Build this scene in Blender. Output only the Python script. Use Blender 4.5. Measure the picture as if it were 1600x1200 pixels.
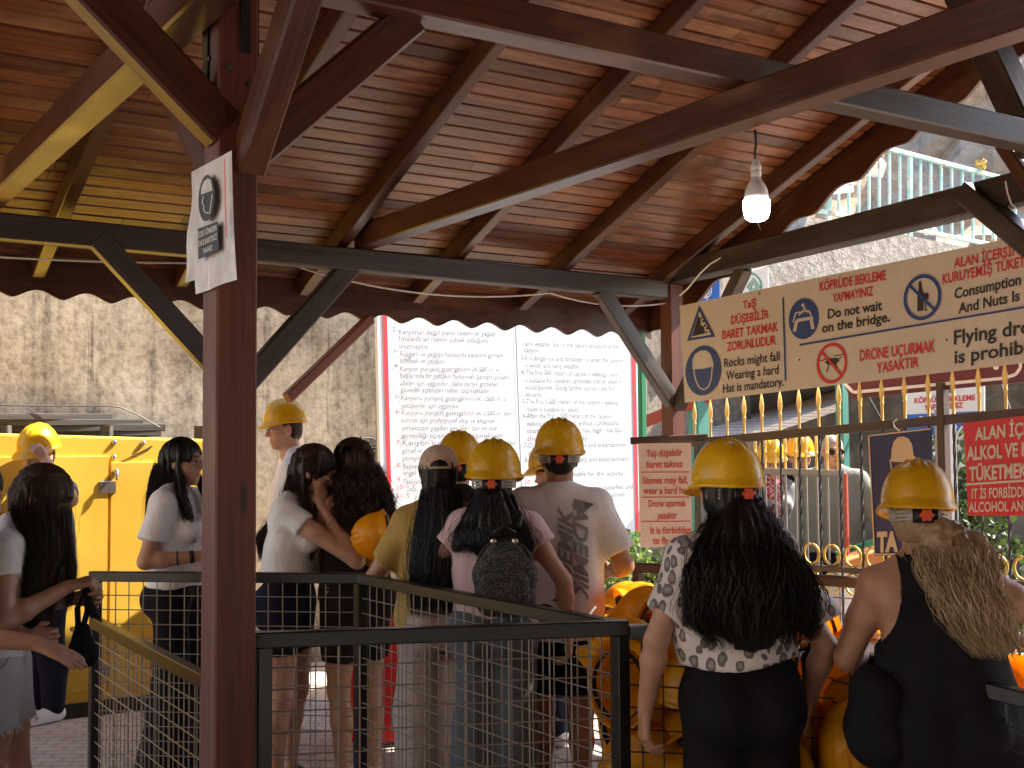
import bpy, math, random
import numpy as np
from mathutils import Vector, Matrix

for o in list(bpy.data.objects):
    bpy.data.objects.remove(o)
SC = bpy.context.scene
COL = SC.collection
random.seed(7)
RNG = np.random.default_rng(11)

# ------------------------------------------------------------------ camera
F_PX, PIT, ROLL, H_CAM, PHI = 1900.0, math.radians(3.0), math.radians(-0.4), 1.65, math.radians(33)
_cp, _sp, _cr, _sr = math.cos(PIT), math.sin(PIT), math.cos(ROLL), math.sin(ROLL)
FW = np.array([0, _cp, _sp])
_u0 = np.array([0, -_sp, _cp])
_r0 = np.array([1.0, 0, 0])
RT = _cr * _r0 + _sr * _u0
UP = -_sr * _r0 + _cr * _u0
CAM = np.array([0, 0, H_CAM])
AX = np.array([math.cos(PHI), math.sin(PHI), 0])      # along the eaves of the pavilion
BX = np.array([-math.sin(PHI), math.cos(PHI), 0])     # from the front of the pavilion to its back
ZX = np.array([0, 0, 1.0])

cam_data = bpy.data.cameras.new('camera')
cam_data.sensor_width = 36.0
cam_data.lens = F_PX / 1600.0 * 36.0
cam_data.clip_start = 0.05
cam_data.clip_end = 500
cam = bpy.data.objects.new('camera', cam_data)
COL.objects.link(cam)
cam.matrix_world = Matrix(((RT[0], UP[0], -FW[0], CAM[0]), (RT[1], UP[1], -FW[1], CAM[1]),
                           (RT[2], UP[2], -FW[2], CAM[2]), (0, 0, 0, 1)))
SC.camera = cam

# ------------------------------------------------------------------ light
SUN_EL = math.radians(46)
_t = (-0.975 * AX + 0.215 * BX)
_t = _t / np.linalg.norm(_t)
SUN_TRAVEL = Vector((_t[0] * math.cos(SUN_EL), _t[1] * math.cos(SUN_EL), -math.sin(SUN_EL)))
world = bpy.data.worlds.new("World")
SC.world = world
world.use_nodes = True
nt = world.node_tree
sky = nt.nodes.new('ShaderNodeTexSky')
sky.sky_type = 'NISHITA'
sky.sun_disc = False
sky.sun_elevation = SUN_EL
sky.sun_rotation = math.atan2(-_t[0], -_t[1])
bg = nt.nodes['Background']
bg.inputs['Strength'].default_value = 0.14
nt.links.new(sky.outputs[0], bg.inputs['Color'])
sun_data = bpy.data.lights.new('sun', 'SUN')
sun_data.energy = 5.0
sun_data.angle = math.radians(0.5)
sun_data.color = (1.0, 0.90, 0.76)
sun = bpy.data.objects.new('sun', sun_data)
COL.objects.link(sun)
sun.rotation_euler = SUN_TRAVEL.to_track_quat('-Z', 'Y').to_euler()
SC.view_settings.view_transform = 'Standard'
SC.view_settings.look = 'None'
SC.view_settings.gamma = 1.0
SC.view_settings.exposure = 2.15
SC.render.engine = 'CYCLES'
SC.cycles.max_bounces = 8
SC.cycles.diffuse_bounces = 5
SC.cycles.glossy_bounces = 3
SC.cycles.transmission_bounces = 4
SC.cycles.transparent_max_bounces = 6
SC.cycles.caustics_reflective = False
SC.cycles.caustics_refractive = False
SC.cycles.sample_clamp_indirect = 4.0
SC.cycles.use_denoising = True


# ------------------------------------------------------------------ geometry of the picture
def ray(x, y):
    return FW + RT * (x - 800) / F_PX + UP * (600 - y) / F_PX


def at_h(x, y, h):
    r = ray(x, y)
    return CAM + r * (h - H_CAM) / r[2]


def at_z(x, y, z):
    return CAM + ray(x, y) * z


def at_pl(x, y, n, c):
    r = ray(x, y)
    return CAM + r * (c - n @ CAM) / (n @ r)


def W(a, d, h=0.0):
    return AX * a + BX * d + ZX * h


def AD(p):
    return np.array([p @ AX, p @ BX, p[2]])


# ------------------------------------------------------------------ objects
def tag(o, label=None, cat=None, group=None, kind=None):
    if label: o['label'] = label
    if cat: o['category'] = cat
    if group: o['group'] = group
    if kind: o['kind'] = kind
    return o


def empty(name, loc=(0, 0, 0), rz=0.0, label=None, cat=None, group=None):
    o = bpy.data.objects.new(name, None)
    o.empty_display_size = 0.1
    COL.objects.link(o)
    o.location = loc
    o.rotation_euler = (0, 0, rz)
    return tag(o, label, cat, group)


def copy_tree(o, parent=None):
    c = o.copy()
    COL.objects.link(c)
    if parent is not None:
        c.parent = parent
    for ch in list(o.children):
        copy_tree(ch, c)
    return c


class MB:
    """collects vertices and faces; g holds a grain coordinate per vertex"""

    def __init__(self, off=(0, 0, 0)):
        self.v, self.f, self.g, self.fm = [], [], [], []
        self.off = np.array(off, float)

    def add(self, v, f, g=None, m=0):
        n = sum(len(x) for x in self.v)
        v = np.asarray(v, float).reshape(-1, 3)
        self.v.append(v)
        self.g.append(np.asarray(g, float).reshape(-1, 3) if g is not None else v.copy())
        for q in f:
            self.f.append([int(i) + n for i in q])
            self.fm.append(m)

    def beam(self, p0, p1, w, h, up=(0, 0, 1), ch=0.006, m=0):
        """a squared timber from p0 to p1 (centre line), w across, h along up"""
        p0, p1, up = (np.asarray(x, float) for x in (p0, p1, up))
        d = p1 - p0
        L = np.linalg.norm(d)
        d = d / L
        s = np.cross(d, up)
        s /= np.linalg.norm(s)
        u = np.cross(s, d)
        a, b = w / 2, h / 2
        c = min(ch, a * .4, b * .4)
        prof = [(a - c, -b), (a, -b + c), (a, b - c), (a - c, b), (-a + c, b), (-a, b - c), (-a, -b + c), (-a + c, -b)]
        V, G = [], []
        o = RNG.uniform(-20, 20, 3)
        n = max(2, int(L / 0.35) + 1)
        for i in range(n):
            t = i / (n - 1)
            for x, y in prof:
                V.append(p0 + d * L * t + s * x + u * y)
                G.append((o[0] + L * t, o[1] + x, o[2] + y))
        Fc = []
        for i in range(n - 1):
            for k in range(8):
                a0, a1 = i * 8 + k, i * 8 + (k + 1) % 8
                Fc.append((a0, a1, a1 + 8, a0 + 8))
        Fc.append(tuple(range(7, -1, -1)))
        Fc.append(tuple((n - 1) * 8 + k for k in range(8)))
        self.add(V, Fc, G, m)

    def box(self, c, ex, ey, ez, m=0, ch=0.004):
        """box from its centre and three half-edge vectors"""
        c, ex, ey, ez = (np.asarray(x, float) for x in (c, ex, ey, ez))
        self.beam(c - ex, c + ex, 2 * np.linalg.norm(ey), 2 * np.linalg.norm(ez), ez, ch, m)

    def tube(self, path, r, n=6, m=0, caps=True):
        P = np.asarray(path, float)
        r = np.broadcast_to(np.asarray(r, float), (len(P),))
        T = np.gradient(P, axis=0)
        T /= np.maximum(np.linalg.norm(T, axis=1, keepdims=True), 1e-9)
        ref = np.array([0, 0, 1.0]) if abs(T[0][2]) < .9 else np.array([0, 1.0, 0])
        S = np.cross(T, ref)
        S /= np.maximum(np.linalg.norm(S, axis=1, keepdims=True), 1e-9)
        U = np.cross(S, T)
        ang = np.arange(n) * 2 * math.pi / n
        V = (P[:, None] + (S[:, None] * np.cos(ang)[None, :, None] + U[:, None] * np.sin(ang)[None, :, None]) * r[:, None, None]).reshape(-1, 3)
        Fc = []
        for i in range(len(P) - 1):
            for k in range(n):
                a0, a1 = i * n + k, i * n + (k + 1) % n
                Fc.append((a0, a1, a1 + n, a0 + n))
        if caps:
            Fc.append(tuple(range(n - 1, -1, -1)))
            Fc.append(tuple((len(P) - 1) * n + k for k in range(n)))
        self.add(V, Fc, None, m)

    def lathe(self, prof, c, ax=(0, 0, 1), n=16, m=0):
        """prof = list of (radius, height) along ax from c"""
        ax = np.asarray(ax, float)
        ax /= np.linalg.norm(ax)
        ref = np.array([0, 0, 1.0]) if abs(ax[2]) < .9 else np.array([0, 1.0, 0])
        s = np.cross(ax, ref)
        s /= np.linalg.norm(s)
        u = np.cross(ax, s)
        V = []
        for r, h in prof:
            for k in range(n):
                t = k * 2 * math.pi / n
                V.append(np.asarray(c) + ax * h + (s * math.cos(t) + u * math.sin(t)) * max(r, 1e-4))
        Fc = []
        for i in range(len(prof) - 1):
            for k in range(n):
                a0, a1 = i * n + k, i * n + (k + 1) % n
                Fc.append((a0, a1, a1 + n, a0 + n))
        Fc.append(tuple(range(n - 1, -1, -1)))
        Fc.append(tuple((len(prof) - 1) * n + k for k in range(n)))
        self.add(V, Fc, None, m)

    def plate(self, pts, n, t, m=0):
        """flat outline given thickness t along -n"""
        P = np.asarray(pts, float)
        n = np.asarray(n, float)
        k = len(P)
        self.add(np.vstack([P, P - n * t]), [tuple(range(k)), tuple(range(2 * k - 1, k - 1, -1))] +
                 [(i, i + k, (i + 1) % k + k, (i + 1) % k) for i in range(k)], None, m)

    def build(self, name, mats, parent=None, smooth=False, grain=True):
        V = np.vstack(self.v) - self.off
        me = bpy.data.meshes.new(name)
        me.from_pydata(V.tolist(), [], self.f)
        if not isinstance(mats, (list, tuple)): mats = [mats]
        for m in mats: me.materials.append(m)
        if len(mats) > 1: me.polygons.foreach_set('material_index', self.fm)
        if smooth: me.polygons.foreach_set('use_smooth', [True] * len(me.polygons))
        if grain:
            at = me.attributes.new('grain', 'FLOAT_VECTOR', 'POINT')
            at.data.foreach_set('vector', np.vstack(self.g).ravel().tolist())
        me.update()
        o = bpy.data.objects.new(name, me)
        COL.objects.link(o)
        if parent is not None: o.parent = parent
        return o


# ------------------------------------------------------------------ materials
def base_mat(name, col, rough=0.6, metal=0.0, **kw):
    m = bpy.data.materials.new(name)
    m.use_nodes = True
    b = m.node_tree.nodes['Principled BSDF']
    b.inputs['Base Color'].default_value = (*col, 1)
    b.inputs['Roughness'].default_value = rough
    b.inputs['Metallic'].default_value = metal
    for k, v in kw.items():
        b.inputs[k].default_value = v
    return m


def nd(m, t, **kw):
    n = m.node_tree.nodes.new(t)
    for k, v in kw.items():
        if hasattr(n, k): setattr(n, k, v)
        else: n.inputs[k].default_value = v
    return n


def lk(m, a, b):
    m.node_tree.links.new(a, b)


def coords(m, kind='Object', scale=(1, 1, 1)):
    mp = nd(m, 'ShaderNodeMapping')
    mp.inputs['Scale'].default_value = scale
    if kind == 'grain':
        at = nd(m, 'ShaderNodeAttribute', attribute_name='grain')
        lk(m, at.outputs['Vector'], mp.inputs['Vector'])
    else:
        tc = nd(m, 'ShaderNodeTexCoord')
        lk(m, tc.outputs[kind], mp.inputs['Vector'])
    return mp.outputs['Vector']


def ramp(m, fac, stops):
    r = nd(m, 'ShaderNodeValToRGB')
    e = r.color_ramp.elements
    while len(e) < len(stops): e.new(0.5)
    for i, (p, c) in enumerate(stops):
        e[i].position = p
        e[i].color = (*c, 1) if len(c) == 3 else c
    lk(m, fac, r.inputs['Fac'])
    return r.outputs['Color']


def noise(m, vec, scale, detail=4, rough=0.55, dist=0.0):
    n = nd(m, 'ShaderNodeTexNoise')
    n.inputs['Scale'].default_value = scale
    n.inputs['Detail'].default_value = detail
    n.inputs['Roughness'].default_value = rough
    n.inputs['Distortion'].default_value = dist
    if vec is not None: lk(m, vec, n.inputs['Vector'])
    return n.outputs['Fac']


def mix(m, fac, a, b, blend='MIX'):
    x = nd(m, 'ShaderNodeMix', data_type='RGBA', blend_type=blend)
    for s, v in ((x.inputs[0], fac), (x.inputs[6], a), (x.inputs[7], b)):
        if isinstance(v, (int, float)): s.default_value = v
        elif isinstance(v, tuple): s.default_value = (*v, 1)
        else: lk(m, v, s)
    return x.outputs[2]


def bump(m, h, strength=0.3, dist=0.01):
    b = nd(m, 'ShaderNodeBump')
    b.inputs['Strength'].default_value = strength
    b.inputs['Distance'].default_value = dist
    lk(m, h, b.inputs['Height'])
    lk(m, b.outputs[0], m.node_tree.nodes['Principled BSDF'].inputs['Normal'])


def setc(m, col): lk(m, col, m.node_tree.nodes['Principled BSDF'].inputs['Base Color'])


def setr(m, fac): lk(m, fac, m.node_tree.nodes['Principled BSDF'].inputs['Roughness'])


def wood(name, dark, mid, light, rough=(0.3, 0.55), island=0.35, wear=None, coat=0.0):
    m = base_mat(name, mid, 0.5)
    v = coords(m, 'grain', (1.2, 22, 22))
    n1 = noise(m, v, 1.0, 6, 0.6, 1.2)
    v2 = coords(m, 'grain', (2.5, 90, 90))
    n2 = noise(m, v2, 1.0, 3, 0.6)
    c = ramp(m, n1, [(0.25, dark), (0.5, mid), (0.78, light)])
    c = mix(m, 0.35, c, ramp(m, n2, [(0.3, dark), (0.7, light)]))
    geo = nd(m, 'ShaderNodeNewGeometry')
    isl = ramp(m, geo.outputs['Random Per Island'], [(0.0, (1 - island,) * 3), (1.0, (1 + island,) * 3)])
    c = mix(m, 1.0, c, isl, 'MULTIPLY')
    v3 = coords(m, 'grain', (0.8, 2.2, 2.2))
    n3 = noise(m, v3, 1.3, 5, 0.65, 0.6)
    # knots
    vk = coords(m, 'grain', (2.0, 9.0, 9.0))
    vo = nd(m, 'ShaderNodeTexVoronoi')
    vo.inputs['Scale'].default_value = 0.9
    lk(m, vk, vo.inputs['Vector'])
    kn = ramp(m, vo.outputs['Distance'], [(0.03, (1, 1, 1)), (0.13, (0, 0, 0))])
    c = mix(m, kn, c, tuple(x * 0.35 for x in dark))
    vc = coords(m, 'grain', (0.5, 55, 55))
    cr_ = noise(m, vc, 1.0, 2, 0.5, 0.8)
    c = mix(m, ramp(m, cr_, [(0.67, (0, 0, 0)), (0.70, (0.8, 0.8, 0.8))]), c, tuple(x * 0.25 for x in dark))
    if wear:
        c = mix(m, ramp(m, n3, [(0.52, (0, 0, 0)), (0.72, (0.75, 0.75, 0.75))]), c, wear)
    setc(m, c)
    setr(m, ramp(m, n3, [(0.3, (rough[0],) * 3), (0.7, (rough[1],) * 3)]))
    bump(m, n2, 0.25, 0.004)
    m.node_tree.nodes['Principled BSDF'].inputs['Coat Weight'].default_value = coat
    m.node_tree.nodes['Principled BSDF'].inputs['Coat Roughness'].default_value = 0.22
    return m


def fabric(name, col, var=0.12, sheen=None,  scale=6.0, rough=0.85, weave=500):  # woven cloth
    m = base_mat(name, col, rough)
    v = coords(m, 'Object')
    n1 = noise(m, v, scale, 4)
    c = ramp(m, n1, [(0.3, tuple(x * (1 - var) for x in col)), (0.7, tuple(min(1, x * (1 + var)) for x in col))])
    setc(m, c)
    n2 = noise(m, v, weave, 2)
    n3 = noise(m, v, 22, 3)
    n4 = noise(m, coords(m, 'Object', (1, 1, .55)), 8.5, 2, 0.5, 1.8)
    ad = nd(m, 'ShaderNodeMath', operation='MULTIPLY_ADD')
    ad.inputs[1].default_value = 0.22
    lk(m, n2, ad.inputs[0]); lk(m, n3, ad.inputs[2])
    a2 = nd(m, 'ShaderNodeMath', operation='MULTIPLY_ADD')
    a2.inputs[1].default_value = 2.6
    lk(m, n4, a2.inputs[0]); lk(m, ad.outputs[0], a2.inputs[2])
    bump(m, a2.outputs[0], 0.5, 0.008)
    m.node_tree.nodes['Principled BSDF'].inputs['Sheen Weight'].default_value = 0.12 if max(col) > .08 else 0.0
    m.node_tree.nodes['Principled BSDF'].inputs['Specular IOR Level'].default_value = 0.4 if max(col) > .08 else 0.12
    return m


M = {}
M['wood_ceiling'] = wood('varnished_ceiling_wood', (0.028, 0.0062, 0.0022), (0.125, 0.030, 0.0085), (0.29, 0.094, 0.030), (0.28, 0.5), 0.42, (0.40, 0.20, 0.09), 0.12)
M['wood_beam'] = wood('dark_stained_beam_wood', (0.014, 0.0032, 0.0013), (0.056, 0.0130, 0.0042), (0.105, 0.028, 0.0095), (0.3, 0.52), 0.15, (0.20, 0.08, 0.034), 0.15)
M['wood_plate'] = wood('weathered_black_beam_wood', (0.012, 0.008, 0.006), (0.032, 0.02, 0.014), (0.07, 0.044, 0.032), (0.35, 0.6), 0.1, (0.10, 0.07, 0.05), 0.12)
M['wood_grey'] = wood('sun_bleached_plank_wood', (0.015, 0.013, 0.012), (0.036, 0.033, 0.031), (0.075, 0.068, 0.062), (0.7, 0.9), 0.3)
M['wood_post'] = wood('red_brown_post_wood', (0.03, 0.0062, 0.0022), (0.098, 0.0205, 0.0066), (0.145, 0.034, 0.0115), (0.45, 0.65), 0.05, None, 0.0)
M['strut'] = wood('red_painted_strut_wood', (0.13, 0.035, 0.018), (0.25, 0.075, 0.04), (0.33, 0.12, 0.07), (0.5, 0.7), 0.05)


def plastic(name, col, rough=0.3, transl=0.0):
    m = base_mat(name, col, rough)
    v = coords(m, 'Object')
    n = noise(m, v, 9, 4, 0.7)
    oi = nd(m, 'ShaderNodeObjectInfo')
    c = ramp(m, n, [(0.3, tuple(x * 0.78 for x in col)), (0.55, col)])
    c = mix(m, 1.0, c, ramp(m, oi.outputs['Random'], [(0.0, (0.84, 0.80, 0.8)), (1.0, (1.06, 1.08, 1.0))]), 'MULTIPLY')
    scf = noise(m, coords(m, 'Object', (1, 1, 3)), 26, 6, 0.75, 1.0)
    c = mix(m, ramp(m, scf, [(0.60, (0, 0, 0)), (0.68, (0.55, 0.55, 0.55))]), c, tuple(x * 0.4 + 0.03 for x in col))
    setc(m, c)
    sp = noise(m, v, 60, 3, 0.7)
    setr(m, ramp(m, sp, [(0.35, (rough * .8,) * 3), (0.7, (min(1, rough * 1.7),) * 3)]))
    if transl:
        b = m.node_tree.nodes['Principled BSDF']
        out = m.node_tree.nodes['Material Output']
        tr = nd(m, 'ShaderNodeBsdfTranslucent')
        tr.inputs['Color'].default_value = (min(1, col[0] * 1.1), col[1] * 0.85, col[2] * 0.4, 1)
        mx = nd(m, 'ShaderNodeMixShader')
        mx.inputs[0].default_value = transl
        lk(m, b.outputs[0], mx.inputs[1]); lk(m, tr.outputs[0], mx.inputs[2])
        lk(m, mx.outputs[0], out.inputs['Surface'])
    return m


M['hat'] = plastic('yellow_hat_plastic', (0.86, 0.54, 0.012), 0.26, 0.3)
M['hat_pile'] = plastic('worn_orange_yellow_hat_plastic', (0.88, 0.53, 0.012), 0.32, 0.55)
M['strap_grey'] = plastic('grey_strap_plastic', (0.38, 0.36, 0.33), 0.5)
M['strap_black'] = plastic('black_strap_plastic', (0.012, 0.012, 0.014), 0.45)
M['knob'] = plastic('orange_knob_plastic', (0.75, 0.10, 0.035), 0.4)
M['black_metal'] = base_mat('black_painted_steel', (0.012, 0.012, 0.013), 0.3)
_n = noise(M['black_metal'], coords(M['black_metal'], 'Object'), 40, 5, 0.7)
setc(M['black_metal'], ramp(M['black_metal'], _n, [(0.4, (0.006, 0.006, 0.007)), (0.68, (0.016, 0.014, 0.012)), (0.8, (0.05, 0.032, 0.022))]))
bump(M['black_metal'], _n, 0.15, 0.003)
M['wire'] = base_mat('galvanised_wire', (0.30, 0.27, 0.23), 0.45, 0.6)
M['brown_metal'] = base_mat('brown_painted_steel', (0.07, 0.04, 0.028), 0.5)
M['grey_metal'] = base_mat('grey_weathered_steel', (0.24, 0.24, 0.25), 0.55, 0.3)
M['dark_bar'] = base_mat('dark_twisted_bar_steel', (0.035, 0.04, 0.045), 0.45, 0.4)
M['gold'] = base_mat('gold_painted_iron', (0.72, 0.50, 0.16), 0.42, 0.35)
M['gold_circle'] = base_mat('gold_painted_ring_iron', (0.62, 0.40, 0.08), 0.4, 0.3)


def green_paint():
    m = base_mat('rusty_green_paint', (0.2, 0.46, 0.38), 0.5)
    n = noise(m, coords(m, 'Object'), 4.5, 6, 0.7)
    setc(m, ramp(m, n, [(0.4, (0.24, 0.46, 0.39)), (0.56, (0.46, 0.60, 0.54)), (0.64, (0.40, 0.21, 0.10)), (0.75, (0.46, 0.29, 0.16))]))
    return m


M['green_paint'] = green_paint()
M['teal'] = base_mat('teal_painted_column', (0.06, 0.24, 0.20), 0.55)
M['green_post'] = base_mat('green_painted_post', (0.02, 0.22, 0.10), 0.5)
M['white_board'] = base_mat('white_banner_vinyl', (0.84, 0.85, 0.86), 0.5)
_n = noise(M['white_board'], coords(M['white_board'], 'Object'), 1.6, 5)
setc(M['white_board'], ramp(M['white_board'], _n, [(0.3, (0.58, 0.62, 0.68)), (0.6, (0.64, 0.67, 0.72))]))


def sign_paint(name, col, dirt=0.12, rough=0.45):
    m = base_mat(name, col, rough)
    v = coords(m, 'Object')
    n = noise(m, v, 3.0, 6, 0.7)
    c = ramp(m, n, [(0.3, tuple(x * (1 - dirt) for x in col)), (0.6, col)])
    s = noise(m, v, 55, 2, 0.5)
    c = mix(m, ramp(m, s, [(0.76, (0, 0, 0)), (0.8, (0.6, 0.6, 0.6))]), c, tuple(x * 0.45 for x in col))
    setc(m, c)
    return m


M['sign_cream'] = sign_paint('cream_sign_paint', (0.62, 0.54, 0.45))
M['sign_pale'] = sign_paint('pale_pink_sign_paint', (0.80, 0.62, 0.51))
M['sign_white'] = sign_paint('white_sign_paint', (0.78, 0.78, 0.78))
M['sign_pink'] = sign_paint('faded_pink_sign_paint', (0.74, 0.52, 0.52))
M['sign_red'] = sign_paint('red_sign_paint', (0.62, 0.02, 0.025))
M['sign_maroon'] = sign_paint('maroon_sign_paint', (0.13, 0.018, 0.03))
M['sign_navy'] = sign_paint('navy_poster_print', (0.022, 0.017, 0.10), 0.5)
M['ink_red'] = base_mat('red_lettering', (0.58, 0.025, 0.03), 0.5)
M['ink_orange'] = base_mat('orange_red_lettering', (0.62, 0.10, 0.045), 0.5)
M['ink_black'] = base_mat('black_lettering', (0.018, 0.016, 0.018), 0.5)
M['ink_grey'] = base_mat('grey_lettering', (0.12, 0.13, 0.15), 0.6)
M['ink_blue'] = base_mat('blue_sign_print', (0.02, 0.055, 0.20), 0.45)
M['ink_lightblue'] = base_mat('bright_blue_sign_print', (0.02, 0.12, 0.48), 0.45)
M['ink_white'] = base_mat('white_lettering', (0.80, 0.76, 0.72), 0.5)
M['ink_tan'] = base_mat('tan_print', (0.66, 0.45, 0.26), 0.5)
M['ink_green'] = base_mat('green_print', (0.03, 0.30, 0.15), 0.5)
M['banner_red'] = base_mat('red_banner_band', (0.75, 0.03, 0.05), 0.5)


def paper():
    m = base_mat('wrinkled_plastic_covered_paper', (0.58, 0.54, 0.52), 0.32)
    v = coords(m, 'Object', (1, 1, 0.5))
    n = noise(m, v, 14, 5, 0.65, 0.8)
    setc(m, ramp(m, n, [(0.3, (0.46, 0.42, 0.40)), (0.65, (0.64, 0.60, 0.57))]))
    bump(m, n, 0.6, 0.02)
    return m


M['paper'] = paper()


def gen_paint():
    m = base_mat('yellow_enamel_paint', (0.80, 0.46, 0.035), 0.38)
    n = noise(m, coords(m, 'Object'), 3.0, 5, 0.6)
    setc(m, ramp(m, n, [(0.3, (0.76, 0.46, 0.05)), (0.6, (0.83, 0.54, 0.075))]))
    return m


M['gen'] = gen_paint()
M['gen_base'] = base_mat('dark_grey_base_steel', (0.045, 0.042, 0.04), 0.6)
M['seam'] = base_mat('dark_seam', (0.10, 0.055, 0.012), 0.7)
M['chrome'] = base_mat('bare_steel', (0.55, 0.54, 0.52), 0.25, 0.9)


def concrete():
    m = base_mat('weathered_concrete', (0.3, 0.26, 0.21), 0.9)
    v = coords(m, 'Object', (3.2, 3.2, 0.35))
    streak = noise(m, v, 1.0, 6, 0.68, 0.4)
    v2 = coords(m, 'Object')
    blot = noise(m, v2, 1.1, 6, 0.65)
    fine = noise(m, v2, 14, 6, 0.75)
    c = ramp(m, blot, [(0.3, (0.19, 0.165, 0.135)), (0.5, (0.265, 0.23, 0.185)), (0.72, (0.33, 0.29, 0.235))])
    c = mix(m, ramp(m, streak, [(0.40, (0.85, 0.85, 0.85)), (0.56, (0, 0, 0))]), c, (0.105, 0.085, 0.066))
    v4 = coords(m, 'Object', (5, 5, 0.22))
    st2 = noise(m, v4, 1.7, 3, 0.6)
    c = mix(m, ramp(m, st2, [(0.57, (0, 0, 0)), (0.62, (0.9, 0.9, 0.9))]), c, (0.065, 0.055, 0.048))
    c = mix(m, 0.45, c, ramp(m, fine, [(0.38, (0.055, 0.045, 0.036)), (0.52, (0.24, 0.205, 0.165)), (0.66, (0.35, 0.31, 0.255))]))
    setc(m, c)
    ad = nd(m, 'ShaderNodeMath', operation='ADD')
    lk(m, fine, ad.inputs[0]); lk(m, blot, ad.inputs[1])
    bump(m, ad.outputs[0], 0.3, 0.015)
    return m


M['concrete'] = concrete()


def rock():
    m = base_mat('limestone_rock', (0.35, 0.27, 0.2), 0.95)
    v = coords(m, 'Object')
    n = noise(m, v, 0.45, 8, 0.7, 0.6)
    f = noise(m, v, 3.0, 8, 0.75, 0.5)
    c = ramp(m, n, [(0.34, (0.36, 0.35, 0.33)), (0.44, (0.50, 0.44, 0.37)), (0.53, (0.60, 0.40, 0.24)), (0.66, (0.68, 0.54, 0.39))])
    c = mix(m, 0.5, c, ramp(m, f, [(0.3, (0.09, 0.075, 0.065)), (0.5, (0.42, 0.33, 0.25)), (0.7, (0.64, 0.55, 0.45))]))
    setc(m, c)
    bump(m, f, 1.0, 0.15)
    return m


M['rock'] = rock()


def paving():
    m = base_mat('pale_paving_stone', (0.4, 0.36, 0.33), 0.85)
    v = coords(m, 'Object')
    br = nd(m, 'ShaderNodeTexBrick')
    br.inputs['Scale'].default_value = 3.2
    br.inputs['Mortar Size'].default_value = 0.018
    br.inputs['Color1'].default_value = (0.42, 0.36, 0.33, 1)
    br.inputs['Color2'].default_value = (0.34, 0.30, 0.28, 1)
    br.inputs['Mortar'].default_value = (0.15, 0.13, 0.12, 1)
    lk(m, v, br.inputs['Vector'])
    n = noise(m, v, 5, 6, 0.7)
    setc(m, mix(m, 0.35, br.outputs['Color'], ramp(m, n, [(0.3, (0.2, 0.17, 0.15)), (0.7, (0.5, 0.45, 0.41))])))
    bump(m, n, 0.3, 0.01)
    return m


M['paving'] = paving()


def earth():
    m = base_mat('pale_dusty_ground', (0.36, 0.32, 0.28), 0.95)
    v = coords(m, 'Object')
    n = noise(m, v, 2, 7, 0.7)
    setc(m, ramp(m, n, [(0.3, (0.28, 0.24, 0.2)), (0.65, (0.44, 0.39, 0.34))]))
    bump(m, n, 0.5, 0.03)
    return m


M['earth'] = earth()
M['net_slab'] = base_mat('netted_pale_stone', (0.62, 0.56, 0.48), 0.9)
_m = M['net_slab']
_v = coords(_m, 'Object', (1, 1, 1))
_vo = nd(_m, 'ShaderNodeTexVoronoi', feature='DISTANCE_TO_EDGE')
_vo.inputs['Scale'].default_value = 5.0
lk(_m, _v, _vo.inputs['Vector'])
_n = noise(_m, _v, 6, 6, 0.7)
_c = ramp(_m, _n, [(0.3, (0.22, 0.185, 0.15)), (0.65, (0.40, 0.36, 0.31))])
setc(_m, mix(_m, ramp(_m, _vo.outputs['Distance'], [(0.02, (0.85,) * 3), (0.07, (0, 0, 0))]), _c, (0.22, 0.19, 0.16)))
bump(_m, _n, 0.6, 0.05)
M['dark_wall'] = base_mat('shade_dark_weathered_wall', (0.075, 0.062, 0.05), 0.9)  # concrete with the recess shade put into its dark colour
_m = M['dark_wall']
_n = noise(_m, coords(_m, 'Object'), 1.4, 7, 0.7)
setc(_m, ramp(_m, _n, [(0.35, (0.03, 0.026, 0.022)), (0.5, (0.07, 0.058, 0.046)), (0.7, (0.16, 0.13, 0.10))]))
M['awning'] = base_mat('pale_ribbed_awning', (0.5, 0.44, 0.38), 0.7)
_m = M['awning']
_w = nd(_m, 'ShaderNodeTexWave', wave_type='BANDS', bands_direction='Z')
_w.inputs['Scale'].default_value = 9
_w.inputs['Distortion'].default_value = 1.5
lk(_m, coords(_m, 'Object'), _w.inputs['Vector'])
setc(_m, ramp(_m, _w.outputs['Fac'], [(0.1, (0.36, 0.31, 0.26)), (0.6, (0.55, 0.49, 0.42))]))
M['red_paint'] = base_mat('faded_red_paint', (0.42, 0.08, 0.05), 0.6)
M['red_bright'] = base_mat('bright_red_plastic', (0.70, 0.02, 0.02), 0.4)


def leaf_mat(name, c0, c1):
    m = base_mat(name, c0, 0.55)
    geo = nd(m, 'ShaderNodeNewGeometry')
    setc(m, ramp(m, geo.outputs['Random Per Island'], [(0.0, c0), (1.0, c1)]))
    b = m.node_tree.nodes['Principled BSDF']
    out = m.node_tree.nodes['Material Output']
    tr = nd(m, 'ShaderNodeBsdfTranslucent')
    tr.inputs['Color'].default_value = (c1[0] * 1.5, c1[1] * 1.6, c1[2], 1)
    mx = nd(m, 'ShaderNodeMixShader')
    mx.inputs[0].default_value = 0.35
    lk(m, b.outputs[0], mx.inputs[1]); lk(m, tr.outputs[0], mx.inputs[2]); lk(m, mx.outputs[0], out.inputs['Surface'])
    return m


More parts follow.
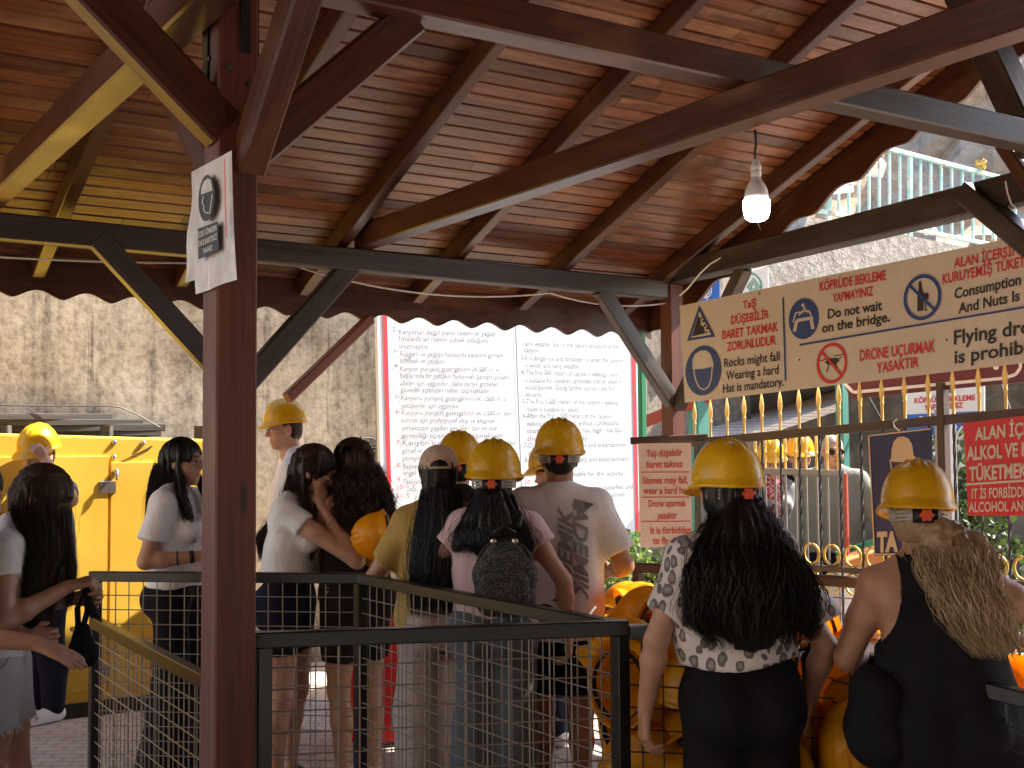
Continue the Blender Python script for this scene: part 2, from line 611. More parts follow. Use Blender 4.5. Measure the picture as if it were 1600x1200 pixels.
M['leaf_dark'] = leaf_mat('dark_green_leaves', (0.012, 0.024, 0.009), (0.038, 0.06, 0.02))
M['leaf_bright'] = leaf_mat('bright_green_leaves', (0.05, 0.10, 0.03), (0.14, 0.20, 0.075))
M['bark'] = base_mat('grey_brown_bark', (0.12, 0.09, 0.065), 0.9)
M['cable'] = base_mat('white_cable_plastic', (0.66, 0.62, 0.56), 0.5)
M['cord'] = base_mat('dark_cord', (0.03, 0.025, 0.02), 0.6)
M['bulb_body'] = base_mat('white_bulb_plastic', (0.72, 0.70, 0.68), 0.35)
_m = base_mat('lit_bulb_diffuser', (0.9, 0.9, 0.9), 0.4)
_b = _m.node_tree.nodes['Principled BSDF']
_b.inputs['Emission Color'].default_value = (0.95, 0.98, 1.0, 1)
_b.inputs['Emission Strength'].default_value = 6.0
M['bulb_lit'] = _m


# ------------------------------------------------------------------ lettering
_tc = bpy.data.curves.new('lettering_source', 'FONT')
_to = bpy.data.objects.new('lettering_source', _tc)


def text_tris(body, bold=0.0):
    _tc.body = body
    _tc.offset = bold
    _tc.resolution_u = 3
    if _to.name not in COL.objects: COL.objects.link(_to)
    dg = bpy.context.evaluated_depsgraph_get()
    dg.update()
    ev = _to.evaluated_get(dg)
    me = ev.to_mesh()
    V = np.array([v.co[:] for v in me.vertices]).reshape(-1, 3)
    Fc = [tuple(p.vertices) for p in me.polygons]
    ev.to_mesh_clear()
    return V, Fc


class Plane:
    """a flat board in the place; picture points are carried onto it"""

    def __init__(self, n, c, off=0.004, u=None):
        self.n, self.c, self.off = np.asarray(n, float), c, off
        self.face = self.n if (self.n @ (CAM - self.n * c)) > 0 and False else None
        # normal towards the camera
        s = (self.n @ CAM) - c
        self.nc = self.n * (1 if s > 0 else -1)

    def p(self, x, y, lift=0):
        return at_pl(x, y, self.n, self.c) + self.nc * (self.off + lift)

    def text(self, mb, body, x0, y0, x1, y1, hpx, bold=0.0, m=0, lift=0.0):
        """base line from picture point 0 to 1, capitals hpx tall"""
        V, Fc = text_tris(body, bold)
        if not len(V): return
        P0, P1 = self.p(x0, y0, lift), self.p(x1, y1, lift)
        P2 = self.p(x0, y0 - hpx, lift)
        xa, xb = V[:, 0].min(), V[:, 0].max()
        eu = (P1 - P0) / (xb - xa)
        ev = (P2 - P0) / 0.69
        mb.add(P0 + (V[:, :1] - xa) * eu + V[:, 1:2] * ev, Fc, None, m)

    def poly(self, mb, pts, m=0, lift=0.0):
        mb.add([self.p(x, y, lift) for x, y in pts], [tuple(range(len(pts)))], None, m)

    def bar(self, mb, x0, y0, x1, y1, wpx, m=0, lift=0.0):
        d = np.array([x1 - x0, y1 - y0], float)
        d /= np.linalg.norm(d)
        q = np.array([-d[1], d[0]]) * wpx / 2
        self.poly(mb, [(x0 + q[0], y0 + q[1]), (x1 + q[0], y1 + q[1]), (x1 - q[0], y1 - q[1]), (x0 - q[0], y0 - q[1])], m, lift)

    def ell(self, mb, x, y, rx, ry, m=0, lift=0.0, n=40, tilt=0.0):
        self.poly(mb, [(x + rx * math.cos(t), y + ry * math.sin(t) + tilt * rx * math.cos(t)) for t in np.linspace(0, 2 * math.pi, n, endpoint=False)], m, lift)

    def ring(self, mb, x, y, rx, ry, wx, m=0, lift=0.0, n=44, tilt=0.0):
        A, B = [], []
        for t in np.linspace(0, 2 * math.pi, n, endpoint=False):
            c, s = math.cos(t), math.sin(t)
            A.append(self.p(x + rx * c, y + ry * s + tilt * rx * c, lift))
            k = 1 - wx / rx
            B.append(self.p(x + rx * k * c, y + ry * k * s + tilt * rx * k * c, lift))
        mb.add(A + B, [(i, (i + 1) % n, (i + 1) % n + n, i + n) for i in range(n)], None, m)


def board(name, plane, corners, t, mat, parent):
    mb = MB(parent.location if parent else (0, 0, 0))
    mb.plate([at_pl(x, y, plane.n, plane.c) for x, y in corners], plane.nc, t)
    return mb.build(name, mat, parent)


# ------------------------------------------------------------------ the setting
def sheet(name, pts, mat, kind='structure'):
    mb = MB()
    mb.add(pts, [tuple(range(len(pts)))])
    return tag(mb.build(name, mat), kind=kind)


sheet('ground', [(-150, -150, -0.2), (150, -150, -0.2), (150, 150, -0.2), (-150, 150, -0.2)], M['earth'])
mb = MB()
mb.plate([W(-1.2, -1.5, 0), W(22, -1.5, 0), W(22, 7.85, 0), W(-1.2, 7.85, 0)], ZX, 0.18)
tag(mb.build('paved_terrace', M['paving']), kind='structure')

# ------------------------------------------------------------------ pavilion, in its own axes
TH = math.radians(22)
TT = math.tan(TH)
pav = empty('wooden_pavilion', (0, 0, 0), PHI, 'open red brown timber pavilion with boarded ceiling sheltering the queue', 'pavilion')
RIDGE_D, PLATE_D = 3.45, 6.85


def rz(d, off=0.0):
    """height of the rafters' undersides (+off)"""
    return (2.90 + (PLATE_D - d) * TT if d > RIDGE_D else 2.90 + (PLATE_D - RIDGE_D) * TT - (RIDGE_D - d) * TT) + off


A0, A1, D0, D1 = -1.0, 6.16, -0.55, 7.5

# ceiling boards: separate planks with a groove between them
mb = MB()
pl_w = 0.098
for side in (0, 1):
    d = RIDGE_D
    while (d < D1 if side == 0 else d > D0):
        dn = d + pl_w * math.cos(TH) if side == 0 else d - pl_w * math.cos(TH)
        g = 0.009
        a = A0
        cuts = [A0, RNG.uniform(1.0, 2.4), RNG.uniform(3.6, 5.2), A1]
        for c0, c1 in zip(cuts[:-1], cuts[1:]):
            o = RNG.uniform(-30, 30, 3)
            sg = 1 if side == 0 else -1
            dd = [d, d + sg * g, dn - sg * g, dn]
            hh = [0.05, 0.0, 0.0, 0.05]
            V, G = [], []
            nseg = max(2, int((c1 - c0) / 0.5))
            for i in range(nseg + 1):
                aa = c0 + 0.0015 + (c1 - c0 - 0.003) * i / nseg
                for q in range(4):
                    V.append((aa, dd[q], rz(dd[q], 0.135 + hh[q])))
                    G.append((o[0] + aa, o[1] + abs(dd[q] - d), o[2]))
            Fc = []
            for i in range(nseg):
                for q in range(3):
                    k = i * 4 + q
                    Fc.append((k, k + 4, k + 5, k + 1))
            mb.add(V, Fc, G)
        d = dn
mb.build('ceiling_boards', M['wood_ceiling'], pav)
# roof covering above the boards
mb = MB()
for s in (0, 1):
    e = (D1 + 0.05) if s == 0 else (D0 - 0.05)
    mb.add([(A0 - .05, RIDGE_D, rz(RIDGE_D, .20)), (A1 + .05, RIDGE_D, rz(RIDGE_D, .20)), (A1 + .05, e, rz(e, .20)), (A0 - .05, e, rz(e, .20)),
            (A0 - .05, RIDGE_D, rz(RIDGE_D, .22)), (A1 + .05, RIDGE_D, rz(RIDGE_D, .22)), (A1 + .05, e, rz(e, .22)), (A0 - .05, e, rz(e, .22))],
           [(0, 1, 2, 3), (4, 5, 6, 7), (0, 1, 5, 4), (1, 2, 6, 5), (2, 3, 7, 6), (3, 0, 4, 7)])
mb.build('roof_covering', M['dark_wall'], pav)

for a in (-0.85, -0.05, 0.72, 1.53, 2.38, 3.20, 4.05, 4.93, 5.86):
    for s in (0, 1):
        mb = MB()
        e = 7.46 if s == 0 else D0 + .04
        cb = 0.0625 / math.cos(TH)
        up = (0, math.sin(TH), math.cos(TH)) if s == 0 else (0, -math.sin(TH), math.cos(TH))
        mb.beam((a, RIDGE_D, rz(RIDGE_D, cb)), (a, e, rz(e, cb)), 0.075, 0.125, up)
        mb.build('rafter', M['wood_beam'], pav)


def pbeam(name, p0, p1, w, h, mat=None, up=(0, 0, 1), parent=None, ch=0.008):
    mb = MB()
    mb.beam(p0, p1, w, h, up, ch)
    return mb.build(name, mat or M['wood_beam'], parent or pav)


pbeam('ridge_beam', (A0, RIDGE_D, rz(RIDGE_D, -.05)), (A1, RIDGE_D, rz(RIDGE_D, -.05)), .1, .14)
# wall plates
pbeam('wall_plate', (A0, 6.62, 2.82), (2.2, 6.775, 2.82), .12, .135, M['wood_plate'])
pbeam('wall_plate', (2.2, 6.775, 2.82), (6.0, 6.99, 2.82), .12, .135, M['wood_plate'])
pbeam('wall_plate', (A0, 0.1, 2.82), (6.0, 0.1, 2.82), .12, .135, M['wood_plate'])
# tie beams across
pbeam('tie_beam', (1.13, 6.72, 2.965), (1.13, 0.1, 2.965), .115, .13)
pbeam('tie_beam', (3.345, 6.85, 2.97), (3.29, 0.1, 2.97), .125, .14)
# gable beam
pbeam('gable_beam', (5.98, 6.98, 2.945), (5.40, 3.4, 2.93), .13, .16, M['wood_plate'])
pbeam('gable_beam', (5.40, 3.4, 2.93), (5.40, 0.1, 2.93), .13, .16, M['wood_plate'])
# long beam on the posts
pbeam('long_beam', (-0.9, 3.42, 3.10), (3.36, 3.42, 3.10), .12, .12)
pbeam('long_beam', (3.36, 3.42, 3.10), (5.5, 3.34, 3.06), .115, .12, M['wood_plate'])
pbeam('king_strut', (2.62, 3.44, 3.165), (2.62, 3.44, rz(RIDGE_D, -.13)), .11, .11, M['wood_plate'])
# posts
PA, PD = 1.262, 3.485
mb = MB()
mb.beam((PA, PD, 0), (PA, PD, 3.035), .125, .125, (0, 1, 0), .006)
post = mb.build('post', M['wood_post'], pav)
mb = MB()
for (x, z) in ((-0.03, 2.78), (0.035, 2.74), (0.0, 2.55)):
    mb.lathe([(0.009, 0), (0.009, .004), (.004, .006)], (PA + x, PD - .064, z), (0, -1, 0), 10)
for z in (2.72, 2.82):
    mb.lathe([(0.009, 0), (0.009, .004), (.004, .006)], (PA - .064, PD + .01, z), (-1, 0, 0), 10)
mb.build('bolt', M['cord'], post)
for q in ((PA - .066, PD + .035, 2.86, .004, .022, .19), (PA + .066, PD - .03, 2.86, .004, .018, .15), (PA + .02, PD - .0655, 2.93, .016, .003, .10)):
    mb = MB()
    mb.beam((q[0], q[1], q[2] - q[5]), (q[0], q[1], q[2] + q[5]), 2 * q[3], 2 * q[4], (0, 1, 0), .001)
    mb.build('iron_strap', M['black_metal'], post)
for a, d, sz, hh in ((2.40, 6.79, .12, 2.75), (5.96, 6.97, .125, 2.86), (1.285, .1, .125, 2.75), (5.4, .1, .13, 2.85), (5.36, 3.36, .13, 2.85)):
    mb = MB()
    mb.beam((a, d, 0), (a, d, hh), sz, sz, (0, 1, 0))
    mb.build('post', M['wood_post'], pav)


def brace(p0, p1, w=.075, h=.11, mat=None, up=(0, 0, 1)):
    pbeam('brace', p0, p1, w, h, mat, up)


# braces at the head of the near post
brace((PA - .03, PD - .02, 2.60), (PA - .66, PD - .02, 3.16), .085, .13)
brace((PA + .03, PD - .01, 2.52), (PA + .60, PD - .01, 3.06), .085, .12)
brace((PA + .035, PD - .05, 2.50), (PA + .035, PD - .62, 3.05), .085, .11)
brace((PA - .02, PD + .05, 2.47), (PA - .04, PD + .62, 3.00), .07, .10)
# braces of the wall plate
brace(AD(at_pl(345, 582, BX, 6.76)), AD(at_pl(152, 372, BX, 6.72)), .075, .12, M['wood_plate'])
brace(AD(at_pl(372, 612, BX, 6.80)), AD(at_pl(548, 415, BX, 6.82)), .075, .13, M['wood_plate'])
brace((5.93, 6.94, 1.98), (5.26, 6.93, 2.78), .08, .12, M['wood_plate'])
brace((5.95, 6.90, 1.95), (5.88, 6.10, 2.88), .08, .11, M['wood_plate'])
# gable timbers right
for q0, q1, w, mat in (((1492, -40), (1622, 235), .15, 'wood_plate'), ((1570, 225), (1640, 330), .08, 'wood_beam'), ((1510, 300), (1650, 415), .11, 'wood_plate')):
    p0 = AD(at_pl(*q0, AX, 5.42)); p1 = AD(at_pl(*q1, AX, 5.36))
    brace(p0, p1, w, w, M[mat])
# strut outside
brace(AD(at_pl(449, 622, BX, 7.25)), AD(at_pl(578, 498, BX, 7.42)), .06, .07, M['strut'])


def scallop(name, p0, p1, depth, amp, wave, t, nrm, mat, drop=(0, 0, -1), ph=0.0):
    """board with a wavy lower edge, from p0 to p1 along its top edge"""
    p0, p1, nrm, drop = (np.asarray(x, float) for x in (p0, p1, nrm, drop))
    L = np.linalg.norm(p1 - p0)
    n = int(L / 0.012)
    V, G, Fc = [], [], []
    for i in range(n + 1):
        s = i / n * L
        b = .5 + .5 * math.cos(2 * math.pi * s / wave + ph)
        w = depth - amp * (b ** 0.8)
        P = p0 + (p1 - p0) * (i / n)
        for q, k in ((P, 0), (P + drop * w, w), (P + drop * w + nrm * t, w), (P + nrm * t, 0)):
            V.append(q); G.append((s, k, 0))
    for i in range(n):
        for q in range(4):
            a = i * 4 + q; b = i * 4 + (q + 1) % 4
            Fc.append((a, b, b + 4, a + 4))
    Fc += [(0, 1, 2, 3), (n * 4 + 3, n * 4 + 2, n * 4 + 1, n * 4)]
    mb = MB()
    mb.add(V, Fc, G)
    return mb.build(name, mat, pav)


def scallop2(*a, **k): return scallop(*a, **k)


scallop('eave_board', (A0, 7.47, 2.86), (6.2, 7.5, 2.78), 0.285, .05, .285, .025, (0, 1, 0), M['wood_beam'], ph=.6)
scallop('rake_board', (6.17, 7.52, rz(7.52, .17)), (6.17, RIDGE_D, rz(RIDGE_D, .17)), 0.30, .055, .43, .025, (1, 0, 0), M['wood_beam'])
scallop('rake_board', (6.17, RIDGE_D, rz(RIDGE_D, .17)), (6.17, D0, rz(D0, .17)), 0.30, .055, .43, .025, (1, 0, 0), M['wood_beam'])
scallop('rake_board', (A0 - .02, 7.5, rz(7.5, .17)), (A0 - .02, RIDGE_D, rz(RIDGE_D, .17)), 0.30, .055, .43, .025, (1, 0, 0), M['wood_beam'])
scallop('eave_board', (A0, D0 - .02, 2.86), (6.2, D0 - .02, 2.86), 0.285, .05, .285, .025, (0, 1, 0), M['wood_beam'])

# white cable under the plate
mb = MB()


def cable_path(px, d0):
    P = []
    xs = np.linspace(px[0][0], px[-1][0], 40)
    c = np.polyfit([p[0] for p in px], [p[1] for p in px], min(2, len(px) - 1))
    for x in xs: P.append(at_pl(x, np.polyval(c, x), BX, d0))
    return P


mb.tube(cable_path([(-60, 398), (110, 407), (300, 411)], 6.90), .006, 6)
mb.tube(cable_path([(440, 408), (610, 452), (740, 463), (860, 458)], 6.95), .006, 6)
mb.tube(cable_path([(860, 458), (980, 478), (1062, 470)], 6.97), .006, 6)
tag(mb.build('cable', M['cable']), 'thin white cable sagging along under the back wall beam', 'cable')
mb = MB()
P = [at_pl(x, y, AX, 5.8) for x, y in ((1062, 462), (1075, 450), (1093, 428), (1110, 412), (1135, 398), (1180, 384))]
mb.tube(P, .006, 6)
tag(mb.build('cable', M['cable']), 'pale cable running up the gable corner beside the cream sign', 'cable')
mb = MB()
P = [at_pl(x, y, AX, 5.28) for x, y in ((1571, 283), (1574, 300), (1580, 318), (1592, 328), (1606, 326))]
mb.tube(P, .005, 6)
tag(mb.build('cable', M['cable']), 'pale loop of cable hanging from the gable beam at the right edge', 'cable')

# lit bulb under the cross beam
lp = at_h(1180, 203, 2.9)
sc = 545.0
bulb = empty('hanging_bulb', tuple(lp), 0, 'lit white bulb hanging on a dark cord from the cross beam', 'light bulb')
mb = MB()
L = 0.0
k = 1900.0 / np.dot(lp - CAM, FW)
y = lambda px: -(px - 203) / k
mb.tube([(0, 0, 0.0), (.003, 0, y(225)), (-.004, 0, y(240)), (0, 0, y(254))], .005, 6)
mb.build('cord', M['cord'], bulb, True)
mb = MB()
mb.lathe([(.004, y(248)), (.016, y(253)), (.017, y(258)), (.021, y(259)), (.021, y(266)), (.019, y(267)), (.021, y(268)), (.021, y(276)), (.018, y(278))], (0, 0, 0), (0, 0, 1), 20)
mb.build('socket', M['bulb_body'], bulb, True)
mb = MB()
mb.lathe([(.018, y(277)), (.022, y(283)), (.034, y(289)), (.044, y(298)), (.048, y(308)), (.048, y(313))], (0, 0, 0), (0, 0, 1), 28)
mb.build('bulb_body', M['bulb_body'], bulb, True)
mb = MB()
mb.lathe([(.0485, y(313)), (.0525, y(314.5)), (.0525, y(325)), (.050, y(335)), (.044, y(342)), (.03, y(346)), (.0, y(347))], (0, 0, 0), (0, 0, 1), 28)
mb.build('diffuser', M['bulb_lit'], bulb, True)
mb = MB()
mb.tube([(0, 0, y(346)), (.005, 0, y(352)), (.014, .0, y(360))], .0012, 4)
mb.build('thread', M['cord'], bulb)

# ------------------------------------------------------------------ paper notice on the near post
pn = Plane(AX, 1.190, 0.003)
notice = empty('paper_notice', tuple(at_pl(335, 350, AX, 1.190)), 0, 'wrinkled white notice with black helmet sign nailed to the near post', 'notice')
mb = MB(notice.location)
nx, ny = 14, 24
c00, c10, c11, c01 = (np.array(q, float) for q in ((299, 269), (362, 235), (369, 437), (309, 460)))
V = []
for j in range(ny + 1):
    for i in range(nx + 1):
        u, v = i / nx, j / ny
        q = (c00 * (1 - u) + c10 * u) * (1 - v) + (c01 * (1 - u) + c11 * u) * v
        V.append(at_pl(q[0], q[1], AX, 1.190) - AX * (0.004 * math.sin(7 * u + 3 * v) * v + .006 * (1 - u) * v))
mb.add(V, [(j * (nx + 1) + i, j * (nx + 1) + i + 1, (j + 1) * (nx + 1) + i + 1, (j + 1) * (nx + 1) + i) for j in range(ny) for i in range(nx)])
mb.build('front_sheet', M['paper'], notice, True)
mb = MB(notice.location)
V = []
for j in range(9):
    for i in range(5):
        u, v = i / 4, j / 8
        q = (np.array((300, 290)) * (1 - u) + np.array((318, 290)) * u) * (1 - v) + (np.array((288, 442)) * (1 - u) + np.array((314, 436)) * u) * v
        V.append(at_pl(q[0], q[1], AX, 1.196) + AX * 0.004 * math.sin(9 * v + 4 * u))
mb.add(V, [(j * 5 + i, j * 5 + i + 1, (j + 1) * 5 + i + 1, (j + 1) * 5 + i) for j in range(8) for i in range(4)])
mb.build('back_sheet', M['paper'], notice, True)
pn = Plane(AX, 1.182, 0.010)
mb = MB(notice.location)
pn.ell(mb, 328, 310, 13, 36, 0, 0, 36, -.35)
pn.poly(mb, [(314, 358), (346, 346), (347, 391), (315, 406)], 0)
pn.poly(mb, [(320, 305), (321, 293), (325, 284), (331, 279), (336, 282), (338.5, 298)], 1, .002)
for q in (((324, 307), (322, 318), (325, 322), (324, 328), (328, 333)), ((328, 333), (334, 334), (335, 326), (338, 304))):
    for a, b in zip(q[:-1], q[1:]): pn.bar(mb, *a, *b, 1.5, 1, .002)
pn.text(mb, 'İÇERİ GİRMEDEN', 316, 372, 345, 360, 8, .02, 1, .002)
pn.text(mb, 'ÖNCE BARETİNİZİ', 316, 386, 346, 374, 8, .02, 1, .002)
pn.text(mb, 'TAKINIZ', 323, 397, 338, 391, 7.5, .02, 1, .002)
mb.build('lettering', [M['ink_black'], M['paper']], notice)
mb = MB(notice.location)
pn.bar(mb, 356, 248, 359, 372, 1.6, 0)
mb.build('edge_strip', M['ink_red'], notice)

# ------------------------------------------------------------------ big cream warning sign on the gable
ps = Plane(AX, 5.70, 0.004)
cream = empty('warning_sign', tuple(at_pl(1330, 500, AX, 5.7)), 0, 'long cream sign of hard hat, bridge, alcohol and drone rules under the gable beam', 'sign')
board('panel', ps, [(1062, 478), (1720, 343), (1720, 553), (1070, 629)], .012, M['sign_cream'], cream)
mb = MB(cream.location)
T = lambda s, x0, y0, x1, y1, h, m, b=.022: ps.text(mb, s, x0, y0, x1, y1, h, b, m)
T('TaŞ', 1161, 483, 1182, 479, 12, 0)
T('DÜŞEBİLİR', 1143, 507, 1202, 497, 12.5, 0)
T('BARET TAKMAK', 1129, 530, 1217, 517, 13, 0)
T('ZORUNLUDUR', 1136, 549, 1213, 538, 13.5, 0)
T('Rocks might fall', 1132, 574, 1219, 563, 13.5, 1, .012)
T('Wearing a hard', 1135, 594, 1217, 584, 13.5, 1, .012)
T('Hat is mandatory.', 1130, 614, 1225, 603, 13.5, 1, .012)
T('KÖPRÜDE BEKLEME', 1281, 455, 1385, 437, 14, 0)
T('YAPMAYINIZ', 1301, 473, 1365, 461, 13.5, 0)
T('Do not wait', 1294, 498, 1379, 484, 14.5, 1, .022)
T('on the bridge.', 1285, 520, 1391, 502, 14.5, 1, .022)
T('ALAN İÇERSİNDE ALKOL VE', 1491, 419, 1695, 376, 15, 0)
T('KURUYEMİŞ TÜKETMEK YASAKTIR', 1473, 444, 1712, 392, 15, 0)
T('Consumption of Alcohol', 1492, 467, 1690, 424, 16, 1, .022)
T('And Nuts Is Prohibited', 1498, 490, 1690, 449, 16, 1, .022)
T('DRONE UÇURMAK', 1344, 564, 1462, 549, 16.5, 0)
T('YASAKTIR', 1370, 583, 1436, 573, 15.5, 0)
T('Flying drone', 1491, 538, 1645, 515, 21, 1, .022)
T('is prohibited', 1492, 568, 1650, 545, 20, 1, .022)
ps.bar(mb, 1224, 465, 1228, 594, 2.6, 2)
ps.bar(mb, 1250, 539, 1715, 461, 3.4, 2)
# falling rock triangle
ps.poly(mb, [(1093, 477), (1118, 526), (1074, 533)], 2)
ps.poly(mb, [(1093.5, 486), (1112, 523), (1080.5, 528)], 3, .001)
ps.poly(mb, [(1092, 492), (1096, 500), (1096, 508), (1101, 511), (1103, 521), (1082, 526)], 1, .002)
for x, yy, r in ((1097, 497, 1.8), (1100, 502, 2.2), (1102, 509, 2), (1106, 513, 2.2), (1105, 519, 1.8)): ps.ell(mb, x, yy, r, r, 1, .002, 7)
# helmet disc
ps.ell(mb, 1099.5, 579, 28, 39, 2, 0, 48, -.1)
ps.poly(mb, [(1083, 577), (1083, 562), (1087, 553), (1095, 548), (1104, 547.5), (1110, 552), (1113.5, 560), (1116, 570), (1116, 572.5), (1100, 576)], 3, .001)
fc = [(1085, 577), (1086, 586), (1089, 597), (1094, 606), (1101, 609), (1108, 604), (1112, 592), (1114, 573)]
for a, b in zip(fc[:-1], fc[1:]): ps.bar(mb, *a, *b, 1.8, 3, .001)
# bridge disc
ps.ell(mb, 1256.5, 498, 23.5, 32, 2, 0, 48, -.1)
for a, b in (((1242, 518), (1246, 501)), ((1246, 501), (1268, 497)), ((1268, 497), (1271, 514))): ps.bar(mb, *a, *b, 5, 3, .001)
for a, b in (((1240, 504), (1244, 489)), ((1244, 489), (1265, 485.5)), ((1265, 485.5), (1271, 499)), ((1254, 489), (1258, 480)), ((1264, 489), (1257, 480)), ((1249, 493), (1257, 484))): ps.bar(mb, *a, *b, 2, 3, .001)
ps.ell(mb, 1255.5, 477, 2.6, 3, 3, .001, 10)
# alcohol ring
ps.poly(mb, [(1436, 440), (1440, 439), (1441, 452), (1444, 458), (1444, 485), (1434, 487), (1434, 459), (1436, 454)], 1)
ps.poly(mb, [(1443, 459), (1451, 457), (1451.5, 466), (1448, 470), (1448, 483), (1451, 485), (1445, 486), (1446.5, 483), (1446, 471), (1443, 468)], 1, .0005)
ps.ring(mb, 1442, 464.5, 29.5, 36, 5, 2, .001, 48, -.13)
ps.bar(mb, 1421, 445, 1463, 486, 4.5, 2, .002)
# drone ring
ps.poly(mb, [(1289, 566), (1296, 560), (1307, 559), (1313, 563), (1307, 569), (1295, 570)], 1)
for a, b in (((1282, 564), (1296, 560)), ((1304, 556), (1318, 554)), ((1296, 568), (1292, 582)), ((1306, 568), (1309, 580)), ((1308, 562), (1316, 558))): ps.bar(mb, *a, *b, 1.6, 1)
ps.ring(mb, 1300.5, 567.5, 24, 32, 4, 0, .001, 48, -.1)
ps.bar(mb, 1284, 549, 1317, 588, 4, 0, .002)
mb.build('lettering', [M['ink_red'], M['ink_black'], M['ink_blue'], M['sign_cream']], cream)
mb = MB(cream.location)
for x, yy in ((1187, 459), (1250, 562), (1480, 531), (1090, 612), (1599, 392)): mb.lathe([(.006, 0), (.006, .003), (.002, .005)], ps.p(x, yy), ps.nc, 8)
mb.build('screw', M['cord'], cream)

# maroon board behind it
pm = Plane(AX, 5.80, 0.004)
mar = empty('maroon_sign', tuple(at_pl(1450, 590, AX, 5.8)), 0, 'dark maroon board with a white outline hanging behind the long cream sign', 'sign')
board('panel', pm, [(1312, 590), (1316, 560), (1660, 500), (1660, 591), (1330, 623)], .01, M['sign_maroon'], mar)
mb = MB(mar.location)
for a, b in (((1319, 598), (1334, 613)), ((1334, 613), (1570, 591)), ((1570, 591), (1588, 585)), ((1588, 585), (1595, 575)), ((1595, 575), (1596, 540))): pm.bar(mb, *a, *b, 5, 0)
pm.ell(mb, 1557, 574, 4.5, 4, 0)
mb.build('outline', M['ink_white'], mar)

# ------------------------------------------------------------------ the big rules board
pb = Plane(BX, 9.30, 0.006)
rules = empty('rules_board', tuple(at_pl(800, 830, BX, 9.3)), 0, 'huge white bilingual rules board with red edges standing behind the pavilion', 'sign')
board('panel', pb, [(588, 440), (1001, 470), (1001, 832), (597, 846)], .05, M['white_board'], rules)
mb = MB(rules.location)
pb.poly(mb, [(596, 440), (603, 440), (613, 846), (607, 846)], 0)
pb.poly(mb, [(985, 468), (991, 468), (998, 832), (993, 832)], 0)
mb.build('red_border', M['banner_red'], rules)
mb = MB(rules.location)
pb.bar(mb, 803, 455, 817, 838, 1.6, 0)
mb.build('centre_fold', M['ink_grey'], rules)
mb = MB(rules.location)
lines = """2-|568|448|592|449
Kanyonun doğal yapısı nedeni ile yağışlı|595|458|1000|466
havalarda sel riskinin yüksek olduğunu|595|486|965|495
unutmayınız.|596|517|722|520
Rüzgarlı ve yağışlı havalarda kanyona girmek|598|550|1030|556
tehlikeli ve yasaktır.|597|577|792|582
Kanyon yürüyüş güzergâhının ilk 500 m. si|600|612|1012|615
başlarında bir yetişkin bulunmak şartıyla çocuklu|600|640|1058|647
aileler için uygundur, daha ileriye gitmeleri|600|672|1012|676
güvenlik açısından riskler taşımaktadır.|602|700|975|704
Kanyonu yürüyüş güzergâhının ilk 1.500 m. si|604|733|1043|738
yetişkinler için uygundur,|604|765|850|768
Kanyonu yürüyüş güzergâhının ilk 1.500 m. den|606|795|1064|798
sonrası için profesyonel ekip ve ekipman|604|826|996|829
olmaksızın yapılan geçişler can ve mal|606|858|1003|860
güvenliği açısından risk taşımaktadır.|606|890|1036|890
Kanyon içerisinde ve kıyılarındaki|610|921|1078|921
görsel ve|608|953|692|953
çıkmayınız|608|985|700|985
Başkalarını|612|1018|712|1018
engel|612|1047|664|1047
Faaliyet|614|1082|684|1082
Doğa|626|1113|668|1113
S|626|1142|638|1142
rainy weather due to the natural structure of the|1113|507|1510|519
canyon.|1115|533|1183|537
3-It is dangerous and forbidden to enter the canyon|1102|566|1527|578
in windy and rainy weather.|1117|598|1352|602
4-The first 500 meters of canyon's walking route|1104|627|1505|636
is suitable for children, provided that an adult is|1119|660|1522|665
accompanied. Going further carries risks for|1121|688|1493|695
security.|1121|718|1195|720
5-The first 1.500 meters of the canyon's walking|1108|748|1508|752
route is suitable for adults.|1125|780|1350|782
6-After the first 1.500 meters of the canyon's|1110|808|1488|810
walking route, movement without a professional|1126|840|1512|838
team and equipment has high risk for|1127|870|1525|868
the safety of property.|1129|903|1385|900
7-Do not disturb the safety and entertainment|1114|933|1550|928
of others|1132|963|1215|962
8-Do not disturb the safety and entertainment|1118|992|1553|987
of others|1133|1025|1215|1024
9-Wear clothes suitable for the activity.|1120|1052|1533|1047
and butterflies, and|1410|1108|1567|1103
animals.|1480|1137|1538|1134"""
for ln in lines.split('\n'):
    s, x0, y0, x1, y1 = ln.split('|')
    c = lambda q: float(q) / 2.6667
    pb.text(mb, s, 400 + c(x0), 350 + c(y0), 400 + c(x1), 350 + c(y1), 7.4, .004, 0)
for s, x0, y0 in (('3-', 570, 538), ('4-', 574, 600), ('5-', 577, 728), ('6-', 580, 790), ('7-', 584, 920), ('8-', 585, 1014), ('9-', 587, 1073), ('10-', 588, 1106), ('11-', 588, 1140), ('12-', 592, 1198), ('10-', 1120, 1085), ('11-', 1120, 1118)):
    pb.text(mb, s, 400 + x0 / 2.6667, 350 + y0 / 2.6667, 400 + (x0 + 10 * len(s)) / 2.6667, 350 + y0 / 2.6667, 7, .004, 1 if y0 > 780 else 0)
mb.build('lettering', [M['ink_grey'], M['ink_red']], rules)
for a in (4.75, 7.45):
    mb = MB(rules.location)
    mb.beam(W(a, 9.40, -.2), W(a, 9.40, 3.3), .07, .07, (0, 1, 0))
    mb.build('frame_post', M['grey_metal'], rules)
mb = MB(rules.location)
mb.beam(at_pl(590, 848, BX, 9.33), at_pl(1003, 836, BX, 9.33), .05, .05)
mb.build('bottom_rail', M['green_post'], rules)

